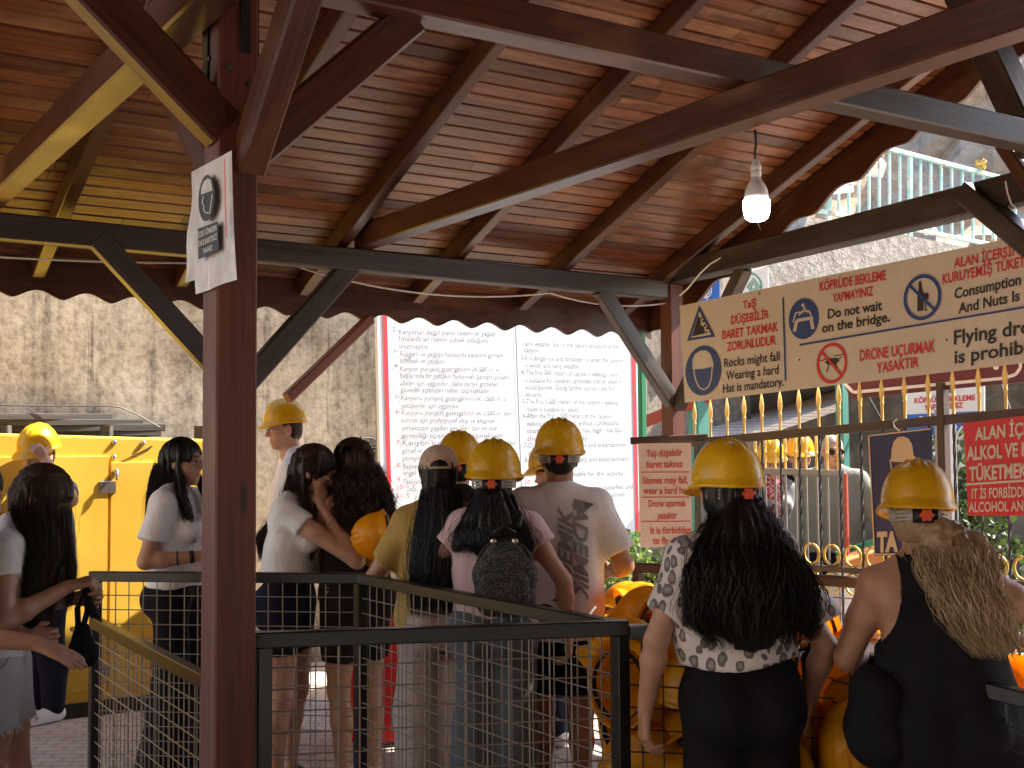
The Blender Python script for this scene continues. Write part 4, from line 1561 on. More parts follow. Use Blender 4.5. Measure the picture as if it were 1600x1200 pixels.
# low wall, bright things seen under the fence
mb = MB()
mb.beam(at_z(1405, 948, 8.6), at_z(1660, 930, 8.6), .12, .30)
tag(mb.build('stone_bench', M['net_slab']), 'pale stone bench beyond the gilded fence', 'bench')
st = empty('shop_stall', tuple(g0(at_z(1380, 900, 8.2))), 0, 'low orange edged stall counter with a white front beyond the fence', 'stall')
mb = MB(st.location); mb.beam(at_z(1318, 884, 8.3), at_z(1368, 868, 8.3), .3, .10); mb.build('counter_edge', base_mat('orange_counter', (.55, .22, .07), .6), st)
mb = MB(st.location); mb.box(at_z(1400, 935, 8.3), RT * .42, BX * .15, ZX * .2); mb.build('counter_front', M['sign_white'], st)
cr = empty('red_crate', tuple(g0(at_z(590, 950, 7.2))), 0, 'bright red plastic crate half hidden behind the queue', 'crate')
p = at_z(605, 990, 7.0)
mb = MB(cr.location)
for sgn in (-1, 1):
    mb.box(np.array([p[0] + sgn * .17, p[1], .42]), (.012, 0, 0), (0, .2, 0), (0, 0, .40))
    mb.box(np.array([p[0], p[1] + sgn * .2, .42]), (.155, 0, 0), (0, .012, 0), (0, 0, .40))
mb.build('crate_sides', M['red_bright'], cr)
mb = MB(cr.location); mb.box(np.array([p[0], p[1] - .215, .62]), (.10, 0, 0), (0, .006, 0), (0, 0, .03)); mb.build('grip', M['ink_white'], cr)


# ------------------------------------------------------------------ plants
def bush(name, c, rx, ry, rz_, n, leaf, mat, label, cat='shrub', stems=6, clumps=9):
    root = empty(name, (c[0], c[1], 0), 0, label, cat)
    cl = [np.array([RNG.uniform(-rx, rx) * .8, RNG.uniform(-ry, ry) * .8, RNG.uniform(.25, 1) * rz_ * 2 * .9]) for _ in range(clumps)]
    mb = MB()
    V, Fc = [], []
    for i in range(n):
        k = cl[RNG.integers(clumps)]
        v = RNG.normal(size=3)
        v /= np.linalg.norm(v)
        p = k + v * RNG.uniform(.2, 1) ** .5 * np.array([rx, ry, rz_]) * .42
        d = RNG.normal(size=3) + np.array([0, 0, -.3]); d /= np.linalg.norm(d)
        s = np.cross(d, RNG.normal(size=3)); s /= np.linalg.norm(s)
        L = leaf * RNG.uniform(.6, 1.4)
        b = len(V)
        V += [p, p + d * L * .5 + s * L * .28, p + d * L, p + d * L * .5 - s * L * .28]
        Fc.append((b, b + 1, b + 2, b + 3))
    mb.add(V, Fc)
    mb.build('foliage', mat, root)
    mb = MB()
    for k in cl[:stems]: mb.tube([(k[0] * .2, k[1] * .2, -.2), (k[0] * .5, k[1] * .5, k[2] * .5), k], [.02, .014, .006], 5)
    mb.build('stem', M['bark'], root)
    return root


bush('leafy_tree', at_z(1570, 850, 8.8), .75, .5, .85, 3600, .07, M['leaf_dark'], 'dark leafy tree behind the red sign at the right edge', 'tree')
bush('leafy_shrub', at_z(1500, 800, 9.4), .35, .4, .9, 1200, .07, M['leaf_dark'], 'slim dark shrub between the navy poster and the red sign')
bush('leafy_shrub', at_z(985, 900, 8.8), .45, .35, .5, 1900, .06, M['leaf_bright'], 'bright green shrub below the right end of the rules board')
bush('leafy_shrub', at_z(1055, 930, 8.9), .4, .3, .45, 1300, .06, M['leaf_bright'], 'bright green shrub behind the rear railing under the pink notice')


# ====================================================================== people
def surfnet(D, o, h):
    """closed surface of D<0 on a regular grid (naive surface nets)"""
    S = D < 0
    nx, ny, nz_ = D.shape
    c = [(0, 0, 0), (1, 0, 0), (0, 1, 0), (1, 1, 0), (0, 0, 1), (1, 0, 1), (0, 1, 1), (1, 1, 1)]
    cnt = np.zeros((nx - 1, ny - 1, nz_ - 1), np.int8)
    for i, j, k in c: cnt += S[i:nx - 1 + i, j:ny - 1 + j, k:nz_ - 1 + k]
    act = (cnt > 0) & (cnt < 8)
    idx = np.argwhere(act)
    if not len(idx): return np.zeros((0, 3)), np.zeros((0, 4), int)
    num = -np.ones(act.shape, np.int64)
    num[act] = np.arange(len(idx))
    vals = np.stack([D[idx[:, 0] + i, idx[:, 1] + j, idx[:, 2] + k] for i, j, k in c], 1)
    acc = np.zeros((len(idx), 3))
    n = np.zeros(len(idx))
    for a in range(8):
        for b in range(a + 1, 8):
            if sum(abs(c[a][q] - c[b][q]) for q in range(3)) != 1: continue
            va, vb = vals[:, a], vals[:, b]
            m = (va < 0) != (vb < 0)
            t = np.where(m, va / np.where(m, va - vb, 1), 0)
            p = np.array(c[a])[None] + (np.array(c[b]) - np.array(c[a]))[None] * t[:, None]
            acc += np.where(m[:, None], p, 0)
            n += m
    V = o + h * (idx + acc / n[:, None])
    F = []
    for ax in range(3):
        sl0 = [slice(1, -1)] * 3
        A = np.take(S, range(0, S.shape[ax] - 1), ax)
        B = np.take(S, range(1, S.shape[ax]), ax)
        e = np.argwhere(A != B)
        o1, o2 = [(1, 2), (2, 0), (0, 1)][ax]
        ok = (e[:, o1] > 0) & (e[:, o2] > 0) & (e[:, o1] < D.shape[o1] - 1) & (e[:, o2] < D.shape[o2] - 1)
        e = e[ok]
        s = S[e[:, 0], e[:, 1], e[:, 2]]
        q = []
        for d1, d2 in ((1, 1), (0, 1), (0, 0), (1, 0)):
            k = e.copy()
            k[:, o1] -= d1
            k[:, o2] -= d2
            q.append(num[k[:, 0], k[:, 1], k[:, 2]])
        q = np.stack(q, 1)
        q = np.where(s[:, None], q, q[:, ::-1])
        F.append(q)
    F = np.vstack(F)
    return V, F[(F >= 0).all(1)]


class SDF:
    """smooth union of limbs; evaluated on a grid around them"""

    def __init__(self, h=.009):
        self.p, self.h, self.post = [], h, []

    def cap(self, a, b, r0, r1=None, fl=1.0, k=.02, R=None, clip=None):
        """limb from a to b, radius r0 to r1; fl squeezes it front to back (axis 1 of R)"""
        self.p.append(('c', np.array(a, float), np.array(b, float), r0, r0 if r1 is None else r1, fl, k, R, clip))
        return self

    def ball(self, c, r, k=.02, R=None, sub=False):
        r = np.broadcast_to(np.array(r, float), (3,))
        self.p.append(('s' if not sub else 'x', np.array(c, float), r, k, R))
        return self

    def cut(self, f):
        """f(P) > 0 is cut away"""
        self.post.append(f)
        return self

    def mesh(self, rough=0.0, rs=0, rfreq=9.0, rz=0.35):
        lo, hi = [], []
        for q in self.p:
            if q[0] == 'c':
                r = max(q[3], q[4]) + .02
                lo.append(np.minimum(q[1], q[2]) - r); hi.append(np.maximum(q[1], q[2]) + r)
            elif q[0] == 's':
                r = q[2].max() + .02
                lo.append(q[1] - r); hi.append(q[1] + r)
        lo, hi = np.min(lo, 0) - .03, np.max(hi, 0) + .03
        h = self.h
        n = np.ceil((hi - lo) / h).astype(int) + 1
        D = np.full(n, .5)
        ax = [lo[i] + h * np.arange(n[i]) for i in range(3)]
        for q in self.p:
            if q[0] == 'c':
                r = max(q[3], q[4]) + q[6] + .03
                a_, b_ = np.minimum(q[1], q[2]) - r, np.maximum(q[1], q[2]) + r
            else:
                r = q[2].max() + q[3] + .03
                a_, b_ = q[1] - r, q[1] + r
            i0 = np.clip(((a_ - lo) / h).astype(int), 0, n - 1)
            i1 = np.clip(((b_ - lo) / h).astype(int) + 2, 1, n)
            if (i1 <= i0).any(): continue
            X, Y, Z = np.meshgrid(*[ax[i][i0[i]:i1[i]] for i in range(3)], indexing='ij')
            P = np.stack([X, Y, Z], -1)
            if q[0] == 'c':
                _, a, b, r0, r1, fl, k, R, clip = q
                if R is None: R = np.eye(3)
                Q = (P - a) @ R.T
                e = (b - a) @ R.T
                s = np.array([1, 1 / fl, 1])
                Q = Q * s; e = e * s
                L2 = max(e @ e, 1e-9)
                t = np.clip((Q @ e) / L2, 0, 1)
                d = np.linalg.norm(Q - t[..., None] * e, axis=-1) - (r0 + (r1 - r0) * t)
                if fl < 1: d = d * (0.5 + 0.5 * fl)
                if clip is not None: d = np.maximum(d, clip(P))
            else:
                _, c0, rr, k, R = q
                Q = P - c0
                if R is not None: Q = Q @ R.T
                k0 = np.linalg.norm(Q / rr, axis=-1)
                k1 = np.linalg.norm(Q / rr ** 2, axis=-1)
                d = k0 * (k0 - 1) / np.maximum(k1, 1e-6)
                d = np.where(k0 < .05, -rr.min(), d)
            sub = D[i0[0]:i1[0], i0[1]:i1[1], i0[2]:i1[2]]
            if q[0] == 'x':
                sub[...] = np.maximum(sub, -d)
            else:
                hh = np.clip(.5 + .5 * (sub - d) / k, 0, 1)
                sub[...] = sub * (1 - hh) + d * hh - k * hh * (1 - hh)
        if rough or self.post:
            X, Y, Z = np.meshgrid(*ax, indexing='ij')
            if rough:
                g = np.random.default_rng(rs)
                W_ = np.zeros_like(D)
                for i in range(7):
                    f = g.uniform(.5, 1.6) * rfreq * 2
                    th = g.uniform(0, 2 * math.pi)
                    v = np.array([math.cos(th), math.sin(th), g.uniform(-1, 1) * rz * 2])
                    ph = g.uniform(0, 6.28)
                    W_ += np.sin(f * (v[0] * X + v[1] * Y + v[2] * Z) + ph + 1.2 * np.sin(7 * Z + 5 * X + i)) * (1.0 / (1 + .3 * i))
                D += rough * W_ / 2.2
            P = np.stack([X, Y, Z], -1)
            for f in self.post: D = np.maximum(D, f(P))
        return surfnet(D, lo, h)


def main_island(V, F):
    """keep the largest connected piece"""
    lab = np.arange(len(V))
    F = np.asarray(F)
    while True:
        m = lab[F].min(1)
        new = lab.copy()
        for q in range(F.shape[1]): np.minimum.at(new, F[:, q], m)
        new = new[new]
        if (new == lab).all(): break
        lab = new
    best = np.bincount(lab[F[:, 0]]).argmax()
    F = F[lab[F[:, 0]] == best]
    used = np.unique(F)
    mp = np.full(len(V), -1)
    mp[used] = np.arange(len(used))
    return V[used], mp[F]


def link_mesh(name, V, F, mat, parent, smooth=True):
    me = bpy.data.meshes.new(name)
    me.from_pydata(np.asarray(V).tolist(), [], [tuple(int(i) for i in f) for f in F])
    me.materials.append(mat)
    if smooth: me.polygons.foreach_set('use_smooth', [True] * len(me.polygons))
    me.update()
    o = bpy.data.objects.new(name, me)
    COL.objects.link(o)
    if parent is not None: o.parent = parent
    return o


def rot(yaw=0, pitch=0, roll=0):
    """head / body turn in degrees: yaw to the left, pitch down (nod), roll to the right"""
    return np.array((Matrix.Rotation(math.radians(yaw), 3, 'Z') @ Matrix.Rotation(math.radians(-pitch), 3, 'X') @ Matrix.Rotation(math.radians(roll), 3, 'Y')))


def skin(name, col):
    m = base_mat(name, col, 0.5)
    v = coords(m, 'Object')
    n = noise(m, v, 14, 5, 0.65)
    setc(m, ramp(m, n, [(0.3, (col[0] * .82, col[1] * .74, col[2] * .7)), (0.65, col)]))
    n2 = noise(m, v, 220, 3, 0.6)
    bump(m, n2, 0.12, 0.003)
    b = m.node_tree.nodes['Principled BSDF']
    b.inputs['Subsurface Weight'].default_value = 0.08
    b.inputs['Subsurface Radius'].default_value = (0.012, 0.005, 0.003)
    return m


M['skin_fair'] = skin('fair_skin', (0.46, 0.265, 0.185))
M['skin_mid'] = skin('tanned_skin', (0.37, 0.20, 0.13))
M['skin_sunlit'] = skin('sunlit_skin', (0.55, 0.31, 0.22))  # lighter copy of the skin, sunlight put into its colour
M['eye_white'] = base_mat('eye_white', (0.6, 0.57, 0.54), 0.25)
M['eye_dark'] = base_mat('eye_iris', (0.02, 0.012, 0.008), 0.15)
M['lip'] = base_mat('lips', (0.38, 0.13, 0.11), 0.45)


def hair_mat(name, a, b):
    m = base_mat(name, a, 0.42)
    geo = nd(m, 'ShaderNodeNewGeometry')
    setc(m, ramp(m, geo.outputs['Random Per Island'], [(0, a), (1, b)]))
    m.node_tree.nodes['Principled BSDF'].inputs['Specular IOR Level'].default_value = 0.3
    return m


M['hair_black'] = hair_mat('black_brown_hair', (0.005, 0.0035, 0.003), (0.012, 0.0075, 0.0055))
M['hair_brown'] = hair_mat('dark_brown_hair', (0.016, 0.0075, 0.0045), (0.062, 0.03, 0.016))
M['hair_blonde'] = hair_mat('streaked_blonde_hair', (0.17, 0.105, 0.055), (0.66, 0.49, 0.30))
M['hair_grey'] = hair_mat('grey_hair', (0.12, 0.115, 0.11), (0.32, 0.31, 0.30))
M['c_white'] = fabric('white_cotton', (0.78, 0.80, 0.84), .06)
M['c_whitegrey'] = fabric('off_white_cotton', (0.60, 0.58, 0.58), .06)
M['c_cream'] = fabric('pale_yellow_white_cotton', (0.62, 0.60, 0.48), .06)
M['c_pink'] = fabric('pale_pink_cotton', (0.62, 0.45, 0.47), .08)
M['c_olive'] = fabric('mustard_cotton', (0.42, 0.28, 0.075), .12)
M['c_black'] = fabric('black_cloth', (0.010, 0.010, 0.012), .2)
M['c_darkbrown'] = fabric('very_dark_brown_cloth', (0.016, 0.011, 0.011), .2)
M['c_navy'] = fabric('dark_navy_cloth', (0.012, 0.014, 0.03), .2)
M['c_grey'] = fabric('grey_cloth', (0.20, 0.21, 0.22), .1)
M['c_sage'] = fabric('grey_green_sweater', (0.17, 0.185, 0.165), .08)
M['c_denim'] = fabric('blue_grey_denim', (0.10, 0.125, 0.155), .28, 18, .9, 900)
M['c_denim_pale'] = fabric('bleached_denim', (0.37, 0.36, 0.37), .22, 14, .9, 900)
M['c_linen'] = fabric('pale_beige_linen', (0.46, 0.40, 0.37), .12)
M['cap'] = fabric('beige_cap_cotton', (0.50, 0.37, 0.28), .08)


def leopard():
    m = base_mat('grey_leopard_print', (0.6, 0.57, 0.54), .8)
    v = coords(m, 'Object', (1, 1, .72))
    vo = nd(m, 'ShaderNodeTexVoronoi')
    vo.inputs['Scale'].default_value = 27
    vo.inputs['Randomness'].default_value = .8
    wob = nd(m, 'ShaderNodeTexNoise'); wob.inputs['Scale'].default_value = 30
    lk(m, v, wob.inputs['Vector'])
    mxv = nd(m, 'ShaderNodeMix', data_type='RGBA'); mxv.inputs[0].default_value = .025
    lk(m, v, mxv.inputs[6]); lk(m, wob.outputs['Color'], mxv.inputs[7])
    lk(m, mxv.outputs[2], vo.inputs['Vector'])
    setc(m, ramp(m, vo.outputs['Distance'], [(0.0, (0.30, 0.27, 0.26)), (0.22, (0.24, 0.215, 0.21)), (0.33, (0.10, 0.088, 0.088)), (0.42, (0.13, .115, .112)), (0.47, (0.60, 0.565, 0.54))]))
    bump(m, noise(m, coords(m, 'Object'), 22, 3), .3, .008)
    return m


M['c_leopard'] = leopard()


def scarf_print():
    m = base_mat('pink_white_patterned_scarf', (0.5, 0.2, 0.25), .8)
    n = noise(m, coords(m, 'Object'), 14, 3, .6, 1.5)
    setc(m, ramp(m, n, [(0.40, (0.14, 0.02, 0.035)), (0.47, (0.55, 0.05, 0.12)), (0.53, (0.62, 0.45, 0.45)), (0.62, (0.10, 0.02, 0.03))]))
    return m


M['c_scarf'] = scarf_print()


# ---------------------------------------------------------------- hard hats
def hat_shell(sc=1.0):
    nu, nt_ = 56, 15
    V, Fc = [], []
    rows = []
    ang = np.arange(nu) * 2 * math.pi / nu

    def ring_(rx, ry, z, ext):
        r = []
        for a in ang:
            x, y = math.sin(a), math.cos(a)
            vis = max(0, y) ** 1.6
            e = ext * (1 + 4.6 * vis)
            zz = z - (.010 * vis if ext > .005 else 0) + .012 * (abs(x) ** 3) * (1 if ext > .002 else 0)
            r.append((x * (rx + e), y * (ry + e), zz))
        return r

    for (d, z, ext) in ((-.004, .002, 0), (.000, -.010, .003), (.000, -.011, .007), (.000, -.006, .009), (.000, 0.000, .007), (.0015, .004, .003), (.002, .016, .001), (.000, .019, 0)):
        rows.append(ring_(.112 + d, .140 + d, z, ext))
    for i in range(1, nt_):
        th = math.pi / 2 * i / nt_
        rr = math.cos(th) ** .82
        z = .019 + .140 * math.sin(th) ** 1.0
        r = []
        for a in ang:
            x, y = math.sin(a) * rr * .112, math.cos(a) * rr * .140
            bp = 0
            for x0, w, hh in ((0, .008, .008), (-.032, .0055, .0055), (.032, .0055, .0055)):
                bp += hh * math.exp(-((x - x0) / w) ** 2)
            bp *= min(1, max(0, (th - .45) / .5))
            r.append((x * (1 + bp * 2), y * (1 + bp * .8), z + bp))
        rows.append(r)
    for r in rows: V += r
    n = len(rows)
    for i in range(n - 1):
        for k in range(nu):
            a, b = i * nu + k, i * nu + (k + 1) % nu
            Fc.append((a, b, b + nu, a + nu))
    V.append((0, 0, .019 + .140 + .008)); t = len(V) - 1
    for k in range(nu): Fc.append(((n - 1) * nu + k, (n - 1) * nu + (k + 1) % nu, t))
    # inner skin
    m0 = len(V)
    inner = [rows[0]] + [[(x * .965, y * .972, z - .004) for x, y, z in r] for r in rows[8:]]
    for r in inner[1:]: V += r
    n2 = len(inner)
    st = lambda i: 0 if i == 0 else m0 + (i - 1) * nu
    for i in range(n2 - 1):
        for k in range(nu):
            a, b = st(i) + k, st(i) + (k + 1) % nu
            c_, d_ = st(i + 1) + (k + 1) % nu, st(i + 1) + k
            Fc.append((a, d_, c_, b))
    V.append((0, 0, .158)); t = len(V) - 1
    for k in range(nu): Fc.append((st(n2 - 1) + k, t, st(n2 - 1) + (k + 1) % nu))
    return np.array(V) * sc, Fc


def band(a0, a1, rx, ry, z0, z1, n=26, t=.004, hole=False):
    mb = MB()
    V, Fc = [], []
    for i in range(n + 1):
        a = math.radians(a0 + (a1 - a0) * i / n)
        for r, z in ((0, z0), (0, z1), (t, z1), (t, z0)):
            V.append((math.sin(a) * (rx + r), -math.cos(a) * (ry + r), z))
    for i in range(n):
        for q in range(4):
            a, b = i * 4 + q, i * 4 + (q + 1) % 4
            Fc.append((a, b, b + 4, a + 4))
    Fc += [(0, 1, 2, 3), (n * 4 + 3, n * 4 + 2, n * 4 + 1, n * 4)]
    mb.add(V, Fc)
    return mb


_hatV, _hatF = hat_shell()
_hat_me = None


def hat_on(parent, H, R, mat='hat', straps=True, size=1.0, lift=.045, tilt=0):
    """hard hat on a head whose centre is H and turn R"""
    o = link_mesh('hard_hat', _hatV, _hatF, M[mat], parent)
    Rm = Matrix([list(r) for r in (R @ rot(0, tilt, 0))])
    o.matrix_local = Matrix.Translation(Vector(H + R @ np.array([0, -.012, lift]))) @ Rm.to_4x4() @ Matrix.Scale(size, 4)
    if straps:
        for s in (-1, 1):
            b = MB()
            for z0, z1 in ((-.008, -.018), (-.022, -.030), (-.034, -.042)):
                q = band(s * 22, s * 78, .088, .104, z0, z1, 14)
                for v, f in zip(q.v, [q.f]): b.add(v, f)
            q = band(s * 22, s * 34, .088, .104, -.006, -.046, 4)
            b.add(q.v[0], q.f)
            q = band(s * 60, s * 88, .088, .104, -.004, -.040, 8)
            b.add(q.v[0], q.f)
            b.build('strap', M['strap_grey'], o, True, False)
        b = band(-24, 24, .089, .106, -.004, -.050, 12, .007)
        b.build('strap_buckle', M['strap_black'], o, True, False)
        b = MB()
        V, Fc = [], []
        for (yy, s) in ((-.112, 1), (-.126, 1), (-.129, .85)):
            for k in range(36):
                a = k * math.pi / 18
                r = (.019 + .0028 * math.cos(6 * a)) * s
                V.append((r * math.cos(a), yy, -.028 + r * math.sin(a)))
        for i in range(2):
            for k in range(36):
                a_, b_ = i * 36 + k, i * 36 + (k + 1) % 36
                Fc.append((a_, b_, b_ + 36, a_ + 36))
        Fc.append(tuple(72 + k for k in range(36)))
        b.add(V, Fc)
        b.build('knob', M['knob'], o, False, False)
    return o


# ---------------------------------------------------------------- the figure
def height_seed(f): return abs(f.root.location[0] * 3.7 + f.root.location[1])


class Fig:
    def __init__(self, px, z, heading, height, label, lean=0, side=0, male=False, skin='skin_fair', head=(0, 0, 0),
                 wid=1.0, shift=(0, 0, 0), category='person', zoff=0.0, neck=0.0):
        P = at_z(px, 700, z)
        self.root = empty('person', (P[0], P[1], zoff), -math.radians(heading), label, 'person')
        self.k = height / 1.70
        self.male, self.wid = male, wid
        self.skin = M[skin]
        k = self.k
        self.lean = np.array(Matrix.Rotation(math.radians(-lean), 3, 'X') @ Matrix.Rotation(math.radians(side), 3, 'Y'))
        self.pv = np.array([0, 0, .93]) * k
        sw = (.178 if male else .150) * wid
        self.J = {}
        for s, n in ((-1, 'L'), (1, 'R')):
            self.J['sh' + n] = self.up((s * sw, -.01, 1.375))
            self.J['el' + n] = self.up((s * (sw + .05), -.03, 1.10))
            self.J['wr' + n] = self.up((s * (sw + .06), .04, .86))
            self.J['hip' + n] = np.array([s * .085 * wid, 0, .90]) * k
            self.J['kn' + n] = np.array([s * .088, .015, .48]) * k
            self.J['an' + n] = np.array([s * .085, -.02, .085]) * k
        self.hd = {'L': None, 'R': None}
        self.R = self.lean @ rot(*head)
        self.neck0 = self.up((0, .006, 1.445))
        self.H = self.up((0, .015 + neck, 1.475)) + self.R @ (np.array([0, .01, .112]) * k)
        self.armscale = 1.0

    def up(self, p):
        return self.pv + self.lean @ (np.array(p, float) * self.k - self.pv)

    def arm(self, s, elbow, wrist, hand=None, curl=.5, palm=None):
        self.J['el' + s] = np.array(elbow, float)
        self.J['wr' + s] = np.array(wrist, float)
        self.hd[s] = (hand, curl, palm)
        return self

    def leg(self, s, knee, ankle):
        self.J['kn' + s] = np.array(knee, float) * self.k
        self.J['an' + s] = np.array(ankle, float) * self.k
        return self

    def torso(self, S, g=0.0, k=.03):
        K, w, L = self.k, self.wid, self.lean
        U = self.up
        g = g / K
        Rt = L.T
        c = lambda a, b, r, fl: S.cap(U(a), U(b), (r + g) * K, None, fl, k, Rt)
        m = self.male
        c((-.065 * w, -.005, .95), (.065 * w, -.005, .95), .112 * (w ** .5), .80)
        c((-.045 * w, 0, 1.06), (.045 * w, 0, 1.06), (.110 if m else .095) * w, .80)
        c((-.055 * w, -.005, 1.20), (.055 * w, -.005, 1.20), (.120 if m else .108) * w, .80)
        c((-.095 * w, -.015, 1.32), (.095 * w, -.015, 1.32), .088, .92)
        c((-.12 * w, -.015, 1.375), (.12 * w, -.015, 1.375), .050, 1)
        for s in (-1, 1): S.cap(U((s * .03, -.02, 1.44)), U((s * .15 * w, -.015, 1.385)), (.046 + g * .8) * K, (.040 + g * .8) * K, 1, k)
        S.cap(U((0, -.018, 1.35)), U((0, -.014, 1.425)), (.056 + g) * K, (.050 + g) * K, 1, k)
        if not m:
            for s in (-1, 1): S.ball(U((s * .07 * w, .085, 1.245)), (.062 + g) * K, k)
        return S

    def hips(self, S, g=0.0, k=.03):
        K, w = self.k, self.wid
        for s in (-1, 1): S.ball(np.array([s * .075 * w, -.055, .895]) * K, (.098 * w + g), k)
        return S

    def legs(self, S, g=0.0, g2=None, k=.025, upto=1.0, ankle=True):
        K, w = self.k, self.wid
        g2 = g if g2 is None else g2
        for n in 'LR':
            h, kn, an = self.J['hip' + n], self.J['kn' + n], self.J['an' + n]
            S.cap(h, h + (kn - h) * .5, .092 * K * w ** .7 + g, .076 * K * w ** .7 + g, 1, k)
            S.cap(h + (kn - h) * .5, kn, .076 * K * w ** .7 + g, .054 * K + g2, 1, k)
            c = kn + (an - kn) * .35 + np.array([0, -.018, 0]) * K
            S.cap(kn, c, .053 * K + g2, .054 * K + g2, 1, k)
            S.cap(c, an, .053 * K + g2, .034 * K + g2, 1, k)
        return S

    def limb(self, S, n, g=0.0, k=.02):
        K = self.k
        a = (1.12 if self.male else .98) * self.armscale
        sh, el, wr = self.J['sh' + n], self.J['el' + n], self.J['wr' + n]
        S.ball(sh, .052 * a * K + g, k)
        m = sh + (el - sh) * .45
        S.cap(sh, m, .050 * a * K + g, .046 * a * K + g, 1, k)
        S.cap(m, el, .046 * a * K + g, .038 * a * K + g, 1, k)
        m2 = el + (wr - el) * .3
        S.cap(el, m2, .038 * a * K + g, .040 * a * K + g, 1, k)
        S.cap(m2, wr, .040 * a * K + g, .026 * a * K + g, 1, k)
        return S

    def hand(self, S, n):
        K = self.k
        wr, el = self.J['wr' + n], self.J['el' + n]
        hd = self.hd[n]
        f = (wr - el)
        curl, palm = .55, None
        if hd is not None:
            if hd[0] is not None: f = np.array(hd[0], float)
            curl = hd[1]
            palm = hd[2]
        f = f / np.linalg.norm(f)
        s = 1 if n == 'R' else -1
        # palm direction: towards the body by default
        pn_ = np.array(palm if palm is not None else (-s, .15, 0), float)
        pn_ = pn_ - f * (pn_ @ f)
        pn_ /= np.linalg.norm(pn_)
        t = np.cross(pn_, f) * (-s)      # thumb side
        if palm is None and t[1] < 0: t = -t
        base = wr + f * .012
        for i, w in enumerate((.026, .009, -.009, -.026)):
            b = base + f * (.078 - .006 * abs(i - 1.2)) * K + t * w * K
            S.cap(base + t * w * .55 * K, b, .0145 * K, .0125 * K, 1, .012)
            L = (.040, .045, .042, .033)[i] * K
            c = curl * (1 + .12 * i)
            d1 = f * math.cos(c * .8) + pn_ * math.sin(c * .8)
            d2 = f * math.cos(c * 1.9) + pn_ * math.sin(c * 1.9)
            d3 = f * math.cos(c * 2.7) + pn_ * math.sin(c * 2.7)
            p1 = b + d1 * L + t * w * .12
            p2 = p1 + d2 * L * .62
            p3 = p2 + d3 * L * .5
            S.cap(b, p1, .0100 * K, .0092 * K, 1, .003)
            S.cap(p1, p2, .0090 * K, .0084 * K, 1, .003)
            S.cap(p2, p3, .0084 * K, .0072 * K, 1, .003)
        tb = base + f * .022 * K + t * .026 * K + pn_ * .006
        td = f * .72 + t * .62 + pn_ * .35
        td /= np.linalg.norm(td)
        t1 = tb + td * .040 * K
        td2 = f * .9 + t * .18 + pn_ * .4
        td2 /= np.linalg.norm(td2)
        S.cap(base + f * .01 + t * .01, tb, .015 * K, .0135 * K, 1, .010)
        S.cap(tb, t1, .0125 * K, .0105 * K, 1, .006)
        S.cap(t1, t1 + td2 * .030 * K, .0104 * K, .0085 * K, 1, .003)
        return S

    def hp(self, p):
        return self.H + self.R @ (np.array(p, float) * self.k)

    def headsdf(self, S):
        K, R = self.k, self.R
        Ri = R.T
        b = lambda c, r, k=.015, sub=False: S.ball(self.hp(c), np.array(r) * K, k, Ri, sub)
        c = lambda a, e, r0, r1, k=.008: S.cap(self.hp(a), self.hp(e), r0 * K, r1 * K, 1, k)
        b((0, -.012, .030), (.074, .094, .083), .02)
        b((0, .018, -.03), (.060, .070, .080), .03)
        b((0, .045, -.072), (.040, .040, .036), .025)
        b((0, .066, -.096), (.018, .018, .016), .02)
        for s in (-1, 1):
            b((s * .042, .048, -.030), (.026, .028, .030), .02)
            c((s * .010, .086, .026), (s * .044, .074, .026), .010, .008, .012)
            b((s * .076, -.008, -.006), (.010, .020, .032), .006)
            b((s * .068, -.002, -.012), (.012, .012, .022), .01)
            b((s * .033, .094, .006), (.017, .012, .010), .01, True)
            c((s * .018, .0795, .006), (s * .047, .071, .005), .012, .010, .004)
        c((0, .086, .014), (0, .108, -.024), .008, .012, .010)
        for s in (-1, 1): b((s * .012, .094, -.028), (.009, .010, .008), .008)
        c((-.014, .083, -.056), (.014, .083, -.056), .009, .009, .008)
        c((-.012, .081, -.067), (.012, .081, -.067), .009, .009, .008)
        S.cap(self.neck0, self.hp((0, -.022, -.075)), (.058 if self.male else .048) * K, (.056 if self.male else .047) * K, 1, .03)
        return S

    def face(self):
        for nme, mat, pts, r in (('eye', 'eye_white', ((-.033, .079, .006), (.033, .079, .006)), .0125),):
            for p in pts:
                mb = MB()
                c = self.hp(p)
                mb.lathe([(r * math.sin(t) * self.k, -r * math.cos(t) * self.k) for t in np.linspace(.02, math.pi - .02, 10)], c, self.R @ np.array([0, 1, 0]), 14)
                e = mb.build('eye', M[mat], self.root, True, False)
                mb = MB()
                mb.lathe([(.0062 * self.k, .0105 * self.k), (.0062 * self.k, .0120 * self.k), (.002, .0132 * self.k)], c, self.R @ np.array([0, 1, 0]), 12)
                mb.build('iris', M['eye_dark'], e, True, False)
        for s in (-1, 1):
            mb = MB()
            mb.tube([self.hp((s * .014, .098, .030)), self.hp((s * .030, .0945, .034)), self.hp((s * .050, .079, .029))], [.0022, .003, .0012], 6)
            mb.build('eyebrow', M['hair_black'], self.root, True, False)
            mb = MB()
            mb.tube([self.hp((s * .019, .092, .009)), self.hp((s * .033, .0935, .0135)), self.hp((s * .048, .080, .008))], [.0014, .0019, .001], 6)
            mb.build('eyelash', M['hair_black'], self.root, True, False)
        S = SDF(.004)
        S.cap(self.hp((-.014, .0865, -.057)), self.hp((.014, .0865, -.057)), .0062, .0062, 1, .004)
        S.cap(self.hp((-.011, .086, -.066)), self.hp((.011, .086, -.066)), .0072, .0072, 1, .004)
        V, F = S.mesh()
        link_mesh('lips', V, F, M['lip'], self.root)

